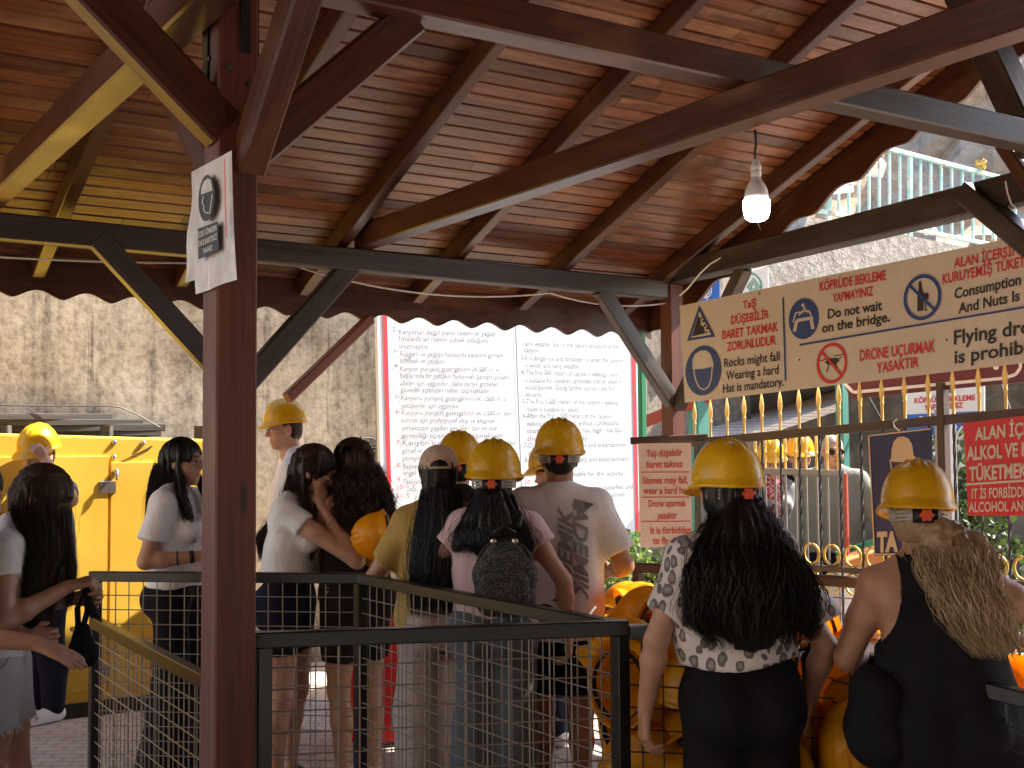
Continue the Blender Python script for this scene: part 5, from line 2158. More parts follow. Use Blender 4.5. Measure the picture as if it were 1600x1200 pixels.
    def body(self, face=False, legs=True, h=.0085, hips=True):
        S = SDF(h)
        self.torso(S)
        if hips: self.hips(S)
        if legs:
            self.legs(S)
            for n in 'LR':
                an = self.J['an' + n]
                S.cap(an, an * np.array([1, 1, 0]) + np.array([0, .0, .05]), .036, .042, 1, .02)
                S.cap(an * np.array([1, 1, 0]) + np.array([0, -.02, .04]), an * np.array([1, 1, 0]) + np.array([0, .13, .03]), .04, .032, 1, .02)
        for n in 'LR':
            self.limb(S, n)
            self.hand(S, n)
        self.headsdf(S)
        V, F = S.mesh()
        # the body is the mesh of the person
        o = link_mesh('body', V, F, self.skin, self.root)
        if face: self.face()
        if legs:
            for n in 'LR':
                an = self.J['an' + n]
                S = SDF(.009)
                b = an * np.array([1, 1, 0])
                S.cap(b + np.array([0, -.03, .045]), b + np.array([0, .02, .055]), .05, .05, 1, .02)
                S.cap(b + np.array([0, .02, .045]), b + np.array([0, .145, .034]), .05, .042, 1, .02)
                S.cut(lambda P: .002 - P[..., 2])
                V, F = S.mesh()
                link_mesh('shoe', V, F, M['strap_black' if round(height_seed(self) * 10) % 2 else 'c_white'], self.root)
        return o

    # ------------------------------------------------------------ clothes
    def shirt(self, mat, hem=.92, g=.016, sleeve=.55, sg=.018, neck=(.064, 1.515, .044), flare=.01, name='shirt', rough=.006, straight=.5, extra=None, rs=1, tank=None):
        S = SDF(.0095)
        self.torso(S, g)
        K, U, w = self.k, self.up, self.wid
        Rt = self.lean.T
        m = self.male
        for z in np.arange(hem, 1.22, .05):
            t = (1.22 - z) / max(.01, 1.22 - hem)
            r = ((.128 if m else .112) * (1 - straight * .0) + flare * t + g) * w ** .8
            S.cap(U((-.05 * w, -.008, z)), U((.05 * w, -.008, z)), r * K, None, .82, .03, Rt)
        if hem < .95: self.hips(S, g - .006)
        hz = U((0, 0, hem))
        up = self.lean @ np.array([0, 0, 1.0])
        g_ = np.random.default_rng(rs)
        p1, p2 = g_.uniform(0, 6, 2)
        body_cut = lambda P: (hz - P) @ up + .006 * np.sin(17 * P[..., 0] + p1) + .004 * np.sin(31 * P[..., 1] + p2)
        if sleeve > 0:
            for n in 'LR':
                sh, el = self.J['sh' + n], self.J['el' + n]
                wr = self.J['wr' + n]
                e = sh + (el - sh) * min(1, sleeve)
                d = (el - sh) / np.linalg.norm(el - sh)
                a = 1.12 if m else 1.0
                S.ball(sh, .053 * a * K + g * .6, .03)
                clip = (lambda P, e=e, d=d: (P - e) @ d - .0) if sleeve <= 1 else None
                S.cap(sh, sh + (el - sh) * min(1.02, sleeve + .06), .052 * a * K + g * .6, .052 * a * K + sg, 1, .025, None, clip)
                if sleeve > 1:
                    S.cap(el, el + (wr - el) * (sleeve - 1), .048 * a * K + sg, .036 * a * K + sg, 1, .02)
        for f in self.necks(neck): S.cut(f)
        if tank:
            for n in (-1, 1):
                c = U((n * (.178 if m else .165) * w, -.01, 1.36))
                S.cut(lambda P, c=c: tank * K - np.linalg.norm((P - c) * np.array([1, .55, .55]), axis=-1))
        S.cut(lambda P: np.where(((P - hz) @ up) < .12, body_cut(P), -1) if sleeve <= 0 else
              np.where((np.abs((P - hz) @ np.array([1., 0, 0])) < .24 * w), body_cut(P), -1))
        if extra: extra(S)
        V, F = S.mesh(rough * 1.7, rs, 8)
        if sleeve <= 0: V, F = main_island(V, F)
        return link_mesh(name, V, F, M[mat], self.root)

    def necks(self, neck):
        r, z, y = neck
        c = self.up((0, y, z))
        return [lambda P: r * self.k - np.linalg.norm((P - c) * np.array([1, 1, .9]), axis=-1)]

    def pants(self, mat, top=1.03, hem=.05, g=.012, g2=.03, name='trousers', rough=.006, rs=2, flare=0, extra=None):
        S = SDF(.0095)
        K, w = self.k, self.wid
        self.torso(S, g)
        self.hips(S, g)
        self.legs(S, g, g2, .03)
        if flare:
            for n in 'LR':
                kn, an = self.J['kn' + n], self.J['an' + n]
                S.cap(kn, an, .07 * K, (.07 + flare) * K, 1, .03)
        tz = self.up((0, 0, top))
        up = self.lean @ np.array([0, 0, 1.0])
        S.cut(lambda P: (P - tz) @ up)
        g_ = np.random.default_rng(rs)
        p1 = g_.uniform(0, 6)
        S.cut(lambda P: hem * K - P[..., 2] + .005 * np.sin(40 * P[..., 0] + p1))
        arms = [self.J['el' + n] for n in 'LR']
        if extra: extra(S)
        V, F = S.mesh(rough, rs, 9)
        return link_mesh(name, V, F, M[mat], self.root)

    # ------------------------------------------------------------ hair
    def hair(self, mat, chain, n=240, wave=.0, wfreq=18, r=.004, cap=True, tipvar=.06, front=None, seed=3, rough=.007, capr=1.06, face_cut=True, spread=1.0, part=True, crown=True):
        """chain: list of (centre, half width, half depth) down the fall of the hair, in body axes"""
        K = self.k
        g = np.random.default_rng(seed)
        S = SDF(.0095)
        Ri = self.R.T
        if crown:
            S.ball(self.hp((0, -.016, .034)), np.array([.079, .098, .086]) * K * capr, .02, Ri)
            S.ball(self.hp((0, -.03, -.02)), np.array([.074, .080, .085]) * K * capr, .02, Ri)
        C = [np.array(c[0], float) for c in chain]
        for i in range(len(chain) - 2):
            r0, r1 = chain[i][1], chain[i + 1][1]
            fl = (chain[i][2] + chain[i + 1][2]) / (r0 + r1)
            S.cap(C[i], C[i + 1], r0 * .84, r1 * (.80 if i < len(chain) - 3 else .50), fl, .015)
        if front:
            for fr in front:
                P = [np.array(p[0], float) for p in fr]
                for i in range(len(fr) - 2): S.cap(P[i], P[i + 1], fr[i][1] * .85, fr[i + 1][1] * (.8 if i < len(fr) - 3 else .5), .7, .02)
        if face_cut and crown:
            # open the face
            c0 = self.hp((0, .105, -.035)); rr = np.array([.066, .078, .098]) * K
            R = self.R

            def fcut(P):
                q = ((P - c0) @ R) / rr
                return (1 - np.linalg.norm(q, axis=-1)) * .06
            S.cut(fcut)
        V, F = S.mesh(0, seed)
        # ridges along the fall
        ang = np.arctan2(V[:, 0] - C[0][0], V[:, 1] - C[0][1])
        Vn = V.copy()
        w_ = np.zeros(len(V))
        for i in range(6):
            w_ += np.sin(ang * g.integers(9, 34) + V[:, 2] * g.uniform(-9, 9) + g.uniform(0, 6))
        cen = np.stack([np.interp(V[:, 2], [c[2] for c in C][::-1], [c[q] for c in C][::-1]) for q in (0, 1)], 1)
        dd = V[:, :2] - cen
        dd /= np.maximum(np.linalg.norm(dd, axis=1, keepdims=True), 1e-6)
        Vn[:, :2] += dd * (w_ * rough / 2.4)[:, None]
        allV, allF = [Vn], [F]
        base = len(Vn)

        def strand(path, r0):
            nonlocal base
            P = np.asarray(path)
            m_ = len(P)
            T = np.gradient(P, axis=0)
            T /= np.maximum(np.linalg.norm(T, axis=1, keepdims=True), 1e-9)
            s = np.cross(T, np.array([.3, .2, .93]) if abs(T[0][2]) < .8 else np.array([0, 1., 0]))
            s /= np.maximum(np.linalg.norm(s, axis=1, keepdims=True), 1e-9)
            u = np.cross(s, T)
            rr = r0 * np.linspace(1, 1, m_)
            rr = rr * np.minimum(1, np.linspace(1, 0, m_) * 2.2 + .12) * np.minimum(1, np.linspace(0, 1, m_) * 5 + .15)
            V_ = np.concatenate([P + s * rr[:, None], P + u * rr[:, None] * .6, P - s * rr[:, None]], 0)
            f = []
            for i in range(m_ - 1):
                for a, b in ((0, 1), (1, 2), (2, 0)):
                    f.append((a * m_ + i, b * m_ + i, b * m_ + i + 1, a * m_ + i + 1))
            allV.append(V_); allF.append(np.array(f) + base)
            base += len(V_)

        n, r = int(n * 3.2), r * .5
        tz = np.linspace(0, 1, len(chain))
        for i in range(n):
            th = g.uniform(0, 2 * math.pi)
            t1 = 1 + g.uniform(-tipvar * 1.8, tipvar)
            t0 = g.uniform(0, .55) ** 1.8
            m_ = 14
            tt = np.linspace(t0, t1, m_)
            rad = g.uniform(.90, 1.05) * spread
            fly = g.uniform() < .09
            if fly: rad *= g.uniform(1.05, 1.28)
            P = []
            ph, ph2 = g.uniform(0, 6.28, 2)
            wa = wave * g.uniform(.5, 1.4) + (.006 if fly else 0)
            drift = g.normal(0, .10)
            for j, t in enumerate(tt):
                te = min(t, 1)
                c = np.array([np.interp(te, tz, [q[k_] for q in C]) for k_ in range(3)])
                if t > 1: c = c + (C[-1] - C[-2]) * (t - 1) * len(chain)
                rx = np.interp(te, tz, [q[1] for q in chain]); ry = np.interp(te, tz, [q[2] for q in chain])
                a = th + drift * t
                P.append(c + np.array([math.sin(a) * rx * rad + wa * math.sin(wfreq * t + ph), math.cos(a) * ry * rad + wa * .7 * math.sin(wfreq * t + ph2), 0]))
            strand(P, r * (.5 if fly else g.uniform(.6, 1.2)))
        if crown and part:
            # strands over the skull from the parting
            for i in range(int(n * .7)):
                s = g.choice([-1, 1])
                y0 = g.uniform(-.085, .07)
                P = []
                for t in np.linspace(0, 1, 9):
                    a = t * math.pi * .62
                    back = -.05 * t
                    yy = y0 + back
                    q = max(0.05, 1 - ((yy + .016) / .104) ** 2) ** .5
                    P.append(self.hp((s * .083 * math.sin(a) * q * capr, yy, .034 + .0885 * math.cos(a) * q * capr)))
                strand(P, r * .8)
        if front:
            for fr in front:
                for i in range(int(n * .22)):
                    off = g.normal(0, .55, 2)
                    t1 = 1 + g.uniform(-.25, .05)
                    ph = g.uniform(0, 6.28)
                    P = []
                    for t in np.linspace(0, t1, 12):
                        te = min(1, t)
                        c = np.array([np.interp(te, np.linspace(0, 1, len(fr)), [q[0][k_] for q in fr]) for k_ in range(3)])
                        rr = np.interp(te, np.linspace(0, 1, len(fr)), [q[1] for q in fr])
                        P.append(c + np.array([off[0] * rr + wave * math.sin(wfreq * t + ph), off[1] * rr, 0]))
                    strand(P, r * .8)
        V = np.vstack(allV)
        F = [tuple(f) for a in allF for f in a]
        return link_mesh('hair', V, F, M[mat], self.root)

    def short_hair(self, mat, z=-.05, seed=5, n=700):
        K = self.k
        g = np.random.default_rng(seed)
        S = SDF(.008)
        S.ball(self.hp((0, -.016, .034)), np.array([.077, .097, .086]) * K * 1.02, .02, self.R.T)
        S.ball(self.hp((0, -.045, -.02)), np.array([.066, .062, .06]) * K, .03, self.R.T)
        c0 = self.hp((0, .12, -.03)); R = self.R
        rr = np.array([.085, .095, .10]) * K
        S.cut(lambda P: (1 - np.linalg.norm(((P - c0) @ R) / rr, axis=-1)) * .06)
        V, F = S.mesh(.003, seed, 40)
        o = link_mesh('hair', V, F, M[mat], self.root)
        return o


def glasses(fig, mat='eye_dark', r=.021):
    o = None
    mb = MB()
    for s in (-1, 1):
        c = fig.hp((s * .034, .103, .004))
        R = fig.R
        mb.tube([c + R @ np.array([r * 1.1 * math.cos(t) * fig.k, -.004 * abs(math.cos(t)) * (1 if math.cos(t) * s > 0 else 0), r * .95 * math.sin(t) * fig.k]) for t in np.linspace(0, 2 * math.pi, 21)], .0013, 5)
        mb.tube([fig.hp((s * .058, .098, .008)), fig.hp((s * .076, .04, .010)), fig.hp((s * .078, -.01, .006))], .0014, 5)
    mb.tube([fig.hp((-.012, .106, .008)), fig.hp((0, .111, .011)), fig.hp((.012, .106, .008))], .0013, 5)
    return mb.build('glasses', M[mat], fig.root, True, False)


# ====================================================================== who stands where
def hang(fig, s, **k): return fig


# worker: local axes x to the person's right, y forward, z up
# -- leopard shirt
f = Fig(1150, 3.80, -4, 1.615, 'woman in a yellow hard hat, leopard print shirt and very long dark hair', side=-3.5, head=(0, 4, 6), wid=1.0)
f.arm('L', (-.265, -.03, 1.06), (-.29, .04, .83), (-.05, .06, -1), .55)
f.arm('R', (.27, .0, 1.03), (.25, .12, .82), (-.1, .4, -1), .5)
f.body(h=.0062)
f.shirt('c_leopard', hem=1.035, g=.022, sleeve=.72, sg=.034, flare=.02, rough=.010, rs=4, neck=(.064, 1.515, .044))
f.pants('c_black', top=1.10, hem=.04, g=.018, g2=.06, flare=.06, rs=5)
k = f.k
f.hair('hair_black', [((.005, -.02, 1.545 * k), .078, .070), ((0, -.06, 1.49 * k), .092, .08), ((-.01, -.10, 1.42 * k), .125, .08), ((-.012, -.125, 1.35 * k), .155, .072), ((-.005, -.135, 1.26 * k), .178, .06), ((.005, -.135, 1.18 * k), .178, .05), ((.02, -.13, 1.12 * k), .14, .04)],
       n=460, wave=.016, wfreq=12, r=.0040, seed=8, part=False, tipvar=.09, spread=1.04,
       front=[[((-.10, -.04, 1.46 * k), .035), ((-.165, -.02, 1.36 * k), .038), ((-.19, -.02, 1.24 * k), .03), ((-.20, -.03, 1.17 * k), .012)], [((.10, -.06, 1.44 * k), .035), ((.165, -.06, 1.32 * k), .04), ((.20, -.07, 1.2 * k), .034), ((.205, -.06, 1.11 * k), .012)]])
hat_on(f.root, f.H, f.R @ rot(20, 0, -4), 'hat', lift=.016, tilt=2, size=.93)

# -- blonde woman
f = Fig(1473, 3.62, 14, 1.55, 'woman in a yellow hard hat with long blonde hair and black sleeveless dress', lean=9, side=-8, head=(-4, 0, 8), wid=1.04)
f.arm('L', (-.285, .08, 1.00), (-.215, .31, .985), (.3, 1, .1), .7, (0, -.2, -1))
f.arm('R', (.33, .10, 1.09), (.28, .34, 1.02), (-.2, 1, .1), .6, (0, -.2, -1))
f.armscale = 1.15
f.body(h=.0062)
f.shirt('c_black', hem=.55, g=.018, sleeve=0, flare=.05, tank=.098, name='dress', rs=6, rough=.007, neck=(.11, 1.47, .02))
f.pants('c_black', top=1.0, hem=.05, g=.014, g2=.05, flare=.05, rs=7)
k = f.k
f.hair('hair_blonde', [((.0, .0, 1.49 * k), .085, .085), ((.015, -.035, 1.435 * k), .086, .075), ((.035, -.07, 1.37 * k), .080, .055), ((.06, -.09, 1.30 * k), .082, .048), ((.085, -.10, 1.235 * k), .078, .04), ((.11, -.105, 1.18 * k), .06, .03)],
       n=520, wave=.012, wfreq=10, r=.0036, seed=9, part=True, tipvar=.12, spread=1.06,
       front=[[((.085, .01, 1.50 * k), .036), ((.105, -.02, 1.44 * k), .038), ((.10, -.06, 1.37 * k), .028), ((.10, -.09, 1.29 * k), .02)]])
hat_on(f.root, f.H, f.R @ rot(12, 0, 0), 'hat', lift=.018, size=.96)
BLONDE = f

# -- pink shirt
f = Fig(771, 5.28, 4, 1.615, 'woman in a yellow hard hat and pale pink shirt with straight dark hair', head=(0, 3, 0))
f.arm('L', (-.30, -.02, 1.10), (-.27, .03, .86), (.05, .1, -1), .5)
f.arm('R', (.30, -.02, 1.08), (.32, .06, .84), (0, .1, -1), .5)
f.body()
f.shirt('c_pink', hem=.93, g=.018, sleeve=.34, sg=.022, rs=11, rough=.008)
f.pants('c_denim', top=1.02, hem=.05, g=.018, g2=.055, flare=.06, rs=12)
k = f.k
f.hair('hair_black', [((0, -.04, 1.53 * k), .085, .085), ((0, -.075, 1.44 * k), .115, .075), ((0, -.105, 1.37 * k), .15, .068), ((.005, -.12, 1.32 * k), .165, .06), ((.005, -.12, 1.275 * k), .165, .05)],
       n=460, wave=.002, r=.004, seed=12, part=False, tipvar=.03)
hat_on(f.root, f.H, f.R, 'hat', lift=.012, size=1.06)
PINK = f

# -- the man in white
f = Fig(874, 5.5, 6, 1.71, 'man in a yellow hard hat and white t-shirt with grey print on its back', male=True, head=(12, 2, 0), skin='skin_mid', wid=.92)
f.arm('L', (-.27, .10, 1.13), (-.17, .30, 1.16), (.4, 1, .5), .8)
f.arm('R', (.285, .02, 1.12), (.22, .25, 1.07), (-.4, 1, .1), .7)
f.body()
f.shirt('c_white', hem=.80, g=.022, sleeve=.78, sg=.03, rs=14, rough=.006, flare=.008, neck=(.062, 1.535, .046))
f.pants('c_black', top=.98, hem=.55, g=.016, g2=.04, name='shorts', rs=15)
f.short_hair('hair_black')
hat_on(f.root, f.H, f.R @ rot(-8, 0, 0), 'hat', lift=.026)
MAN = f
# print on the back of the shirt, laid on the cloth
mb = MB()


def backpoint(x, z, lift=.004):
    """point on the back of the white shirt"""
    return np.array([x, _back(x, z) - lift, z])


_sh = [c for c in f.root.children if c.name.startswith('shirt')][0]
_sv = np.array([v.co[:] for v in _sh.data.vertices])
from mathutils.bvhtree import BVHTree


def back_tree(o):
    return BVHTree.FromPolygons([v.co[:] for v in o.data.vertices], [tuple(p.vertices) for p in o.data.polygons])


_bt = back_tree(_sh)


def _back(x, z):
    h = _bt.ray_cast(Vector((x, -1, z)), Vector((0, 1, 0)))
    return h[0].y if h[0] is not None else -.12


def cloth_poly(mb, pts, m=0, lift=.004):
    """outline draped on the back: cut into a small grid"""
    P = np.array(pts, float)
    c = P.mean(0)
    n = len(P)
    V = [backpoint(*c, lift)]
    for t in (.5, 1.0):
        for i in range(n):
            for s in (0, .5):
                q = P[i] * (1 - s) + P[(i + 1) % n] * s
                V.append(backpoint(*(c + (q - c) * t), lift))
    k_ = 2 * n
    F_ = [(0, 1 + i, 1 + (i + 1) % k_) for i in range(k_)] + [(1 + i, 1 + k_ + i, 1 + k_ + (i + 1) % k_, 1 + (i + 1) % k_) for i in range(k_)]
    mb.add(V, F_, None, m)


for xc, z0, z1, up_ in ((.030, .985, 1.385, 1), (.098, 1.395, .985, -1)):
    V_, F_ = text_tris('ADEMIK', .03)
    u = (V_[:, 0] - V_[:, 0].min()) / np.ptp(V_[:, 0])
    t = V_[:, 1] / .69
    wd = .062
    X_ = xc + (.5 - t) * wd * up_
    Z_ = z0 + (z1 - z0) * u + .06 * (t - .5) * up_ * .5
    if _to.name in COL.objects: COL.objects.unlink(_to)
    mb.add([backpoint(a_, b_, .012) for a_, b_ in zip(X_, Z_)], F_, None, 0)
    e = z0
    sg = 1 if up_ == 1 else -1
    cloth_poly(mb, [(xc - sg * .06, e - sg * .005), (xc + sg * .03, e - sg * .03), (xc + sg * .03, e + sg * .02), (xc - sg * .02, e + sg * .03)], 0, .011)
    cloth_poly(mb, [(xc - sg * .055, e - sg * .003), (xc - sg * .015, e - sg * .012), (xc - sg * .02, e + sg * .016)], 1, .014)
mb.build('shirt_print', [base_mat('pale_grey_print', (.24, .24, .26), .7), base_mat('dark_grey_print', (.12, .12, .14), .7)], _sh, False, False)

# -- cap girl
f = Fig(686, 5.42, -8, 1.64, 'woman in a beige baseball cap and mustard shirt with very long black hair', head=(-2, 2, 0))
f.arm('L', (-.29, .02, 1.08), (-.20, .22, 1.14), (.2, 1, .5), .9, (1, 0, 0))
f.arm('R', (.27, .02, 1.10), (.24, .12, .88), (-.1, .3, -1), .6)
f.body()
f.shirt('c_olive', hem=.88, g=.02, sleeve=.75, sg=.03, rs=17, rough=.009)
f.pants('c_linen', top=1.0, hem=.05, g=.02, g2=.06, flare=.06, rs=18, rough=.009)
k = f.k
f.hair('hair_black', [((0, -.03, 1.53 * k), .080, .085), ((.0, -.075, 1.44 * k), .095, .07), ((-.005, -.115, 1.34 * k), .112, .06), ((-.02, -.13, 1.22 * k), .115, .05), ((-.03, -.13, 1.08 * k), .105, .045), ((-.04, -.13, .98 * k), .09, .04)],
       n=460, wave=.002, r=.004, seed=18, part=False, tipvar=.05)
# the cap
S = SDF(.007)
S.ball(f.hp((0, -.014, .050)), np.array([.088, .106, .088]), .01, f.R.T)
S.ball(f.hp((0, -.014, .044)), np.array([.081, .099, .080]), .001, f.R.T, True)
c0 = f.hp((0, 0, .022)); R_ = f.R
S.cut(lambda P: -((P - c0) @ R_)[..., 2] + .02 * 0)
ch_ = f.hp((0, -.13, .040))
S.cut(lambda P: (1 - np.linalg.norm(((P - ch_) @ R_) / np.array([.038, .06, .026]), axis=-1)) * .03)
V, F = S.mesh()
cap_ = link_mesh('baseball_cap', V, F, M['cap'], f.root)
S = SDF(.006)
S.ball(f.hp((0, .125, .012)), np.array([.075, .085, .007]), .01, f.R.T @ rot(0, 0, 0))
V, F = S.mesh()
link_mesh('peak', V, F, M['cap'], cap_)
mb = MB()
mb.tube([f.hp((x, -.117 + .9 * x * x * 5, .032)) for x in np.linspace(-.05, .05, 9)], .006, 6)
mb.build('strap', M['cap'], cap_, True, False)
CAPG = f

# -- hat behind the cap girl
f = Fig(717, 6.25, 0, 1.66, 'person in a yellow hard hat mostly hidden behind the woman in the beige cap', head=(0, 0, 0))
f.body()
f.shirt('c_darkbrown', hem=.9, rs=20)
f.pants('c_navy', rs=21)
f.short_hair('hair_black')
hat_on(f.root, f.H, f.R, 'hat', lift=.03)

# -- curly haired woman
f = Fig(556, 6.02, -38, 1.69, 'bare headed woman in a dark tank top with loose dark curly hair', head=(10, 6, 0), skin='skin_mid')
f.arm('R', (.24, .19, 1.11), (.11, .40, 1.08), (-.7, .6, .1), .6, (-.4, .5, -.6))
f.arm('L', (-.25, .10, 1.09), (-.16, .33, 1.06), (.5, 1, 0), .6)
f.body()
f.shirt('c_darkbrown', hem=.92, g=.010, sleeve=0, tank=.075, rs=23, name='tank_top', neck=(.10, 1.46, .02))
f.pants('c_darkbrown', top=1.02, hem=.62, g=.012, g2=.03, name='shorts', rs=24)
k = f.k
f.hair('hair_brown', [((0, -.03, 1.60 * k), .085, .095), ((0, -.05, 1.50 * k), .110, .10), ((0, -.075, 1.40 * k), .135, .095), ((.0, -.095, 1.31 * k), .15, .08), ((.0, -.10, 1.22 * k), .13, .065), ((.0, -.10, 1.16 * k), .10, .05)],
       n=520, wave=.020, wfreq=26, r=.0045, seed=24, part=True, capr=1.12, tipvar=.07, spread=1.05,
       front=[[((-.09, .03, 1.50 * k), .045), ((-.13, .05, 1.40 * k), .05), ((-.13, .06, 1.28 * k), .045), ((-.11, .06, 1.18 * k), .03)]])
CURLY = f

# -- girl with her hand on her cheek
f = Fig(450, 5.98, 104, 1.68, 'girl in a white crop top resting her chin on her hand, brown hair', lean=7, head=(14, 20, 6))
hk = f.hp((.045, .075, -.085))
f.arm('R', (.10, .40, 1.12), hk + np.array([.03, .03, -.06]), (-.35, -.25, 1), .75, (-.6, -.6, .2))
f.arm('L', (-.22, .08, 1.06), (-.10, .22, .99), (.9, .4, -.2), .4, (0, -1, 0))
f.body(face=True)
f.shirt('c_white', hem=1.06, g=.008, sleeve=.30, sg=.012, rs=26, name='crop_top', rough=.004)
f.pants('c_navy', top=1.03, hem=.68, g=.014, g2=.035, name='shorts', rs=27)
k = f.k
hb = f.H
f.hair('hair_brown', [((hb[0], hb[1] - .03, hb[2] + .02), .080, .09), ((hb[0], hb[1] - .075, hb[2] - .08), .088, .07), ((hb[0] - .005, hb[1] - .115, hb[2] - .18), .105, .06), ((0, -.09, 1.24 * k), .11, .055), ((0, -.09, 1.14 * k), .09, .045)],
       n=420, wave=.004, r=.0038, seed=27, part=True, capr=1.12, tipvar=.05,
       front=[[((.075, .11, 1.50 * k), .022), ((.085, .13, 1.40 * k), .025), ((.075, .15, 1.26 * k), .024), ((.06, .16, 1.12 * k), .012)]])
mb = MB()
for s in (-1, 1):
    mb.tube([np.array([s * .145, .0, .98]) * k, np.array([s * .155, -.0, .85]) * k, np.array([s * .165, 0, .70]) * k], .008, 6)
mb.build('side_stripe', M['c_white'], f.root, True, False)
GIRL2 = f

# -- girl in the white t-shirt with glasses
f = Fig(279, 6.25, 100, 1.70, 'girl in a white t-shirt and round glasses with long straight dark hair', head=(-6, 2, 0))
f.arm('R', (.235, -.06, 1.10), (.13, .17, 1.12), (-.3, 1, .1), .8, (-.8, 0, -.4))
f.arm('L', (-.22, .05, 1.12), (-.06, .20, 1.10), (.8, .6, 0), .8)
f.body(face=True)
f.shirt('c_white', hem=.96, g=.02, sleeve=.66, sg=.032, rs=29, rough=.009)
f.pants('c_black', top=1.04, hem=.03, g=.008, g2=.045, flare=.08, rs=30)
k = f.k
f.hair('hair_black', [((0, -.03, 1.60 * k), .080, .09), ((0, -.065, 1.50 * k), .090, .08), ((.0, -.085, 1.40 * k), .105, .07), ((.01, -.09, 1.31 * k), .11, .06), ((.015, -.09, 1.23 * k), .10, .05)],
       n=420, wave=.003, r=.0036, seed=30, part=True, capr=1.12, tipvar=.06,
       front=[[((.072, .03, 1.55 * k), .022), ((.095, .06, 1.42 * k), .03), ((.10, .10, 1.30 * k), .03), ((.09, .13, 1.18 * k), .014)], [((-.072, .05, 1.55 * k), .022), ((-.09, .11, 1.42 * k), .022), ((-.08, .14, 1.30 * k), .02), ((-.07, .14, 1.22 * k), .01)]])
glasses(f)
mb = MB()
wr, el = f.J['wrR'], f.J['elR']
ax_ = (wr - el) / np.linalg.norm(wr - el)
mb.lathe([(.029, -.012), (.032, -.010), (.032, .010), (.029, .012)], wr - ax_ * .03, ax_, 16)
mb.build('watch_strap', M['strap_black'], f.root, True, False)
mb = MB()
mb.lathe([(.035, -.004), (.037, 0), (.035, .004)], wr - ax_ * .10, ax_, 16)
mb.build('wrist_band', M['strap_black'], f.root, True, False)
WHITE = f

# -- hat man by the wall, facing left
f = Fig(454, 8.05, -104, 1.91, 'man in a bright yellow hard hat and glasses in profile before the concrete wall', male=True, head=(8, 6, 0), skin='skin_sunlit')
f.body(face=True)
f.shirt('c_white', hem=.9, rs=33, sleeve=.7)
f.pants('c_navy', rs=34)
f.short_hair('hair_brown')
hat_on(f.root, f.H, f.R, 'hat', straps=False, lift=.038)
glasses(f, 'strap_grey', .024)

# -- hat man on the left with his arm up
f = Fig(70, 7.55, 212, 1.74, 'person in a yellow hard hat with a raised bent arm before the yellow generator', male=True, head=(16, 14, 0), skin='skin_sunlit')
hh = f.hp((-.085, .07, .03))
f.arm('L', (-.40, .12, 1.36), hh + np.array([-.03, .0, -.04]), (.25, .5, .8), .7, (1, -.2, 0))
f.arm('R', (.27, .14, 1.14), (.14, .33, 1.30), (-.2, .6, .8), .6)
f.body(face=True)
f.shirt('c_grey', hem=.9, rs=36, sleeve=.55)
f.pants('c_navy', rs=37)
f.short_hair('hair_brown')
hat_on(f.root, f.H, f.R @ rot(0, 0, 0), 'hat', straps=False, lift=.036, size=1.02)

# -- long haired girl at the left edge looking down
f = Fig(2, 4.45, 74, 1.62, 'girl in a grey top and frayed denim shorts bowing her head, hair over her face', lean=6, head=(-10, 34, 0), skin='skin_mid')
f.arm('R', (.22, .04, 1.06), (.11, .24, 1.16), (-.2, .9, .2), .9, (-.3, 0, -1))
f.arm('L', (-.22, .08, 1.06), (-.05, .26, 1.10), (.4, 1, 0), .9)
f.leg('R', (.085, -.03, .48), (.08, -.10, .085))
f.leg('L', (-.085, .06, .49), (-.085, .06, .085))
f.body(h=.0062)
f.shirt('c_whitegrey', hem=.98, g=.01, sleeve=.42, sg=.016, rs=39, rough=.006)
f.pants('c_denim_pale', top=1.01, hem=.70, g=.016, g2=.04, name='denim_shorts', rs=40, rough=.006)
k = f.k
hb = f.H
f.hair('hair_brown', [((hb[0], hb[1] - .01, hb[2] + .01), .085, .095), ((hb[0] + .015, hb[1] + .0, hb[2] - .10), .10, .095), ((hb[0] + .03, hb[1] + .01, hb[2] - .20), .095, .075), ((.06, .11, 1.20 * k), .08, .06), ((.07, .13, 1.10 * k), .065, .05), ((.08, .15, 1.02 * k), .04, .035)],
       n=480, wave=.008, wfreq=12, r=.004, seed=41, part=True, capr=1.12, tipvar=.07, spread=1.06,
       front=[[((.06, .20, 1.50 * k), .02), ((.07, .235, 1.40 * k), .018), ((.07, .25, 1.25 * k), .018), ((.07, .24, 1.12 * k), .012)], [((.05, .16, 1.5 * k), .02), ((.06, .18, 1.38 * k), .02), ((.06, .19, 1.2 * k), .02), ((.06, .17, 1.06 * k), .012)]])
mb = MB()
g_ = np.random.default_rng(3)
for n in 'LR':
    h_, kn = f.J['hip' + n], f.J['kn' + n]
    c = h_ + (kn - h_) * ((h_[2] - .70 * k) / (h_[2] - kn[2]))
    for i in range(90):
        a = g_.uniform(0, 6.28)
        p = np.array([c[0] + .098 * math.cos(a), c[1] + .098 * math.sin(a), .705 * k])
        mb.tube([p, p + np.array([g_.normal(0, .006), g_.normal(0, .006), -g_.uniform(.008, .026)])], .0014, 3, 0, False)
mb.build('frayed_hem', M['c_whitegrey'], [c for c in f.root.children if c.name.startswith('denim_shorts')][0], False, False)
mb = MB()
V0 = [c for c in f.root.children if c.name.startswith('denim_shorts')][0]
bt = back_tree(V0)


def onside(y, z):
    h = bt.ray_cast(Vector((1, y, z)), Vector((-1, 0, 0)))
    return np.array([h[0].x + .003, y, z]) if h[0] is not None else np.array([.17, y, z])


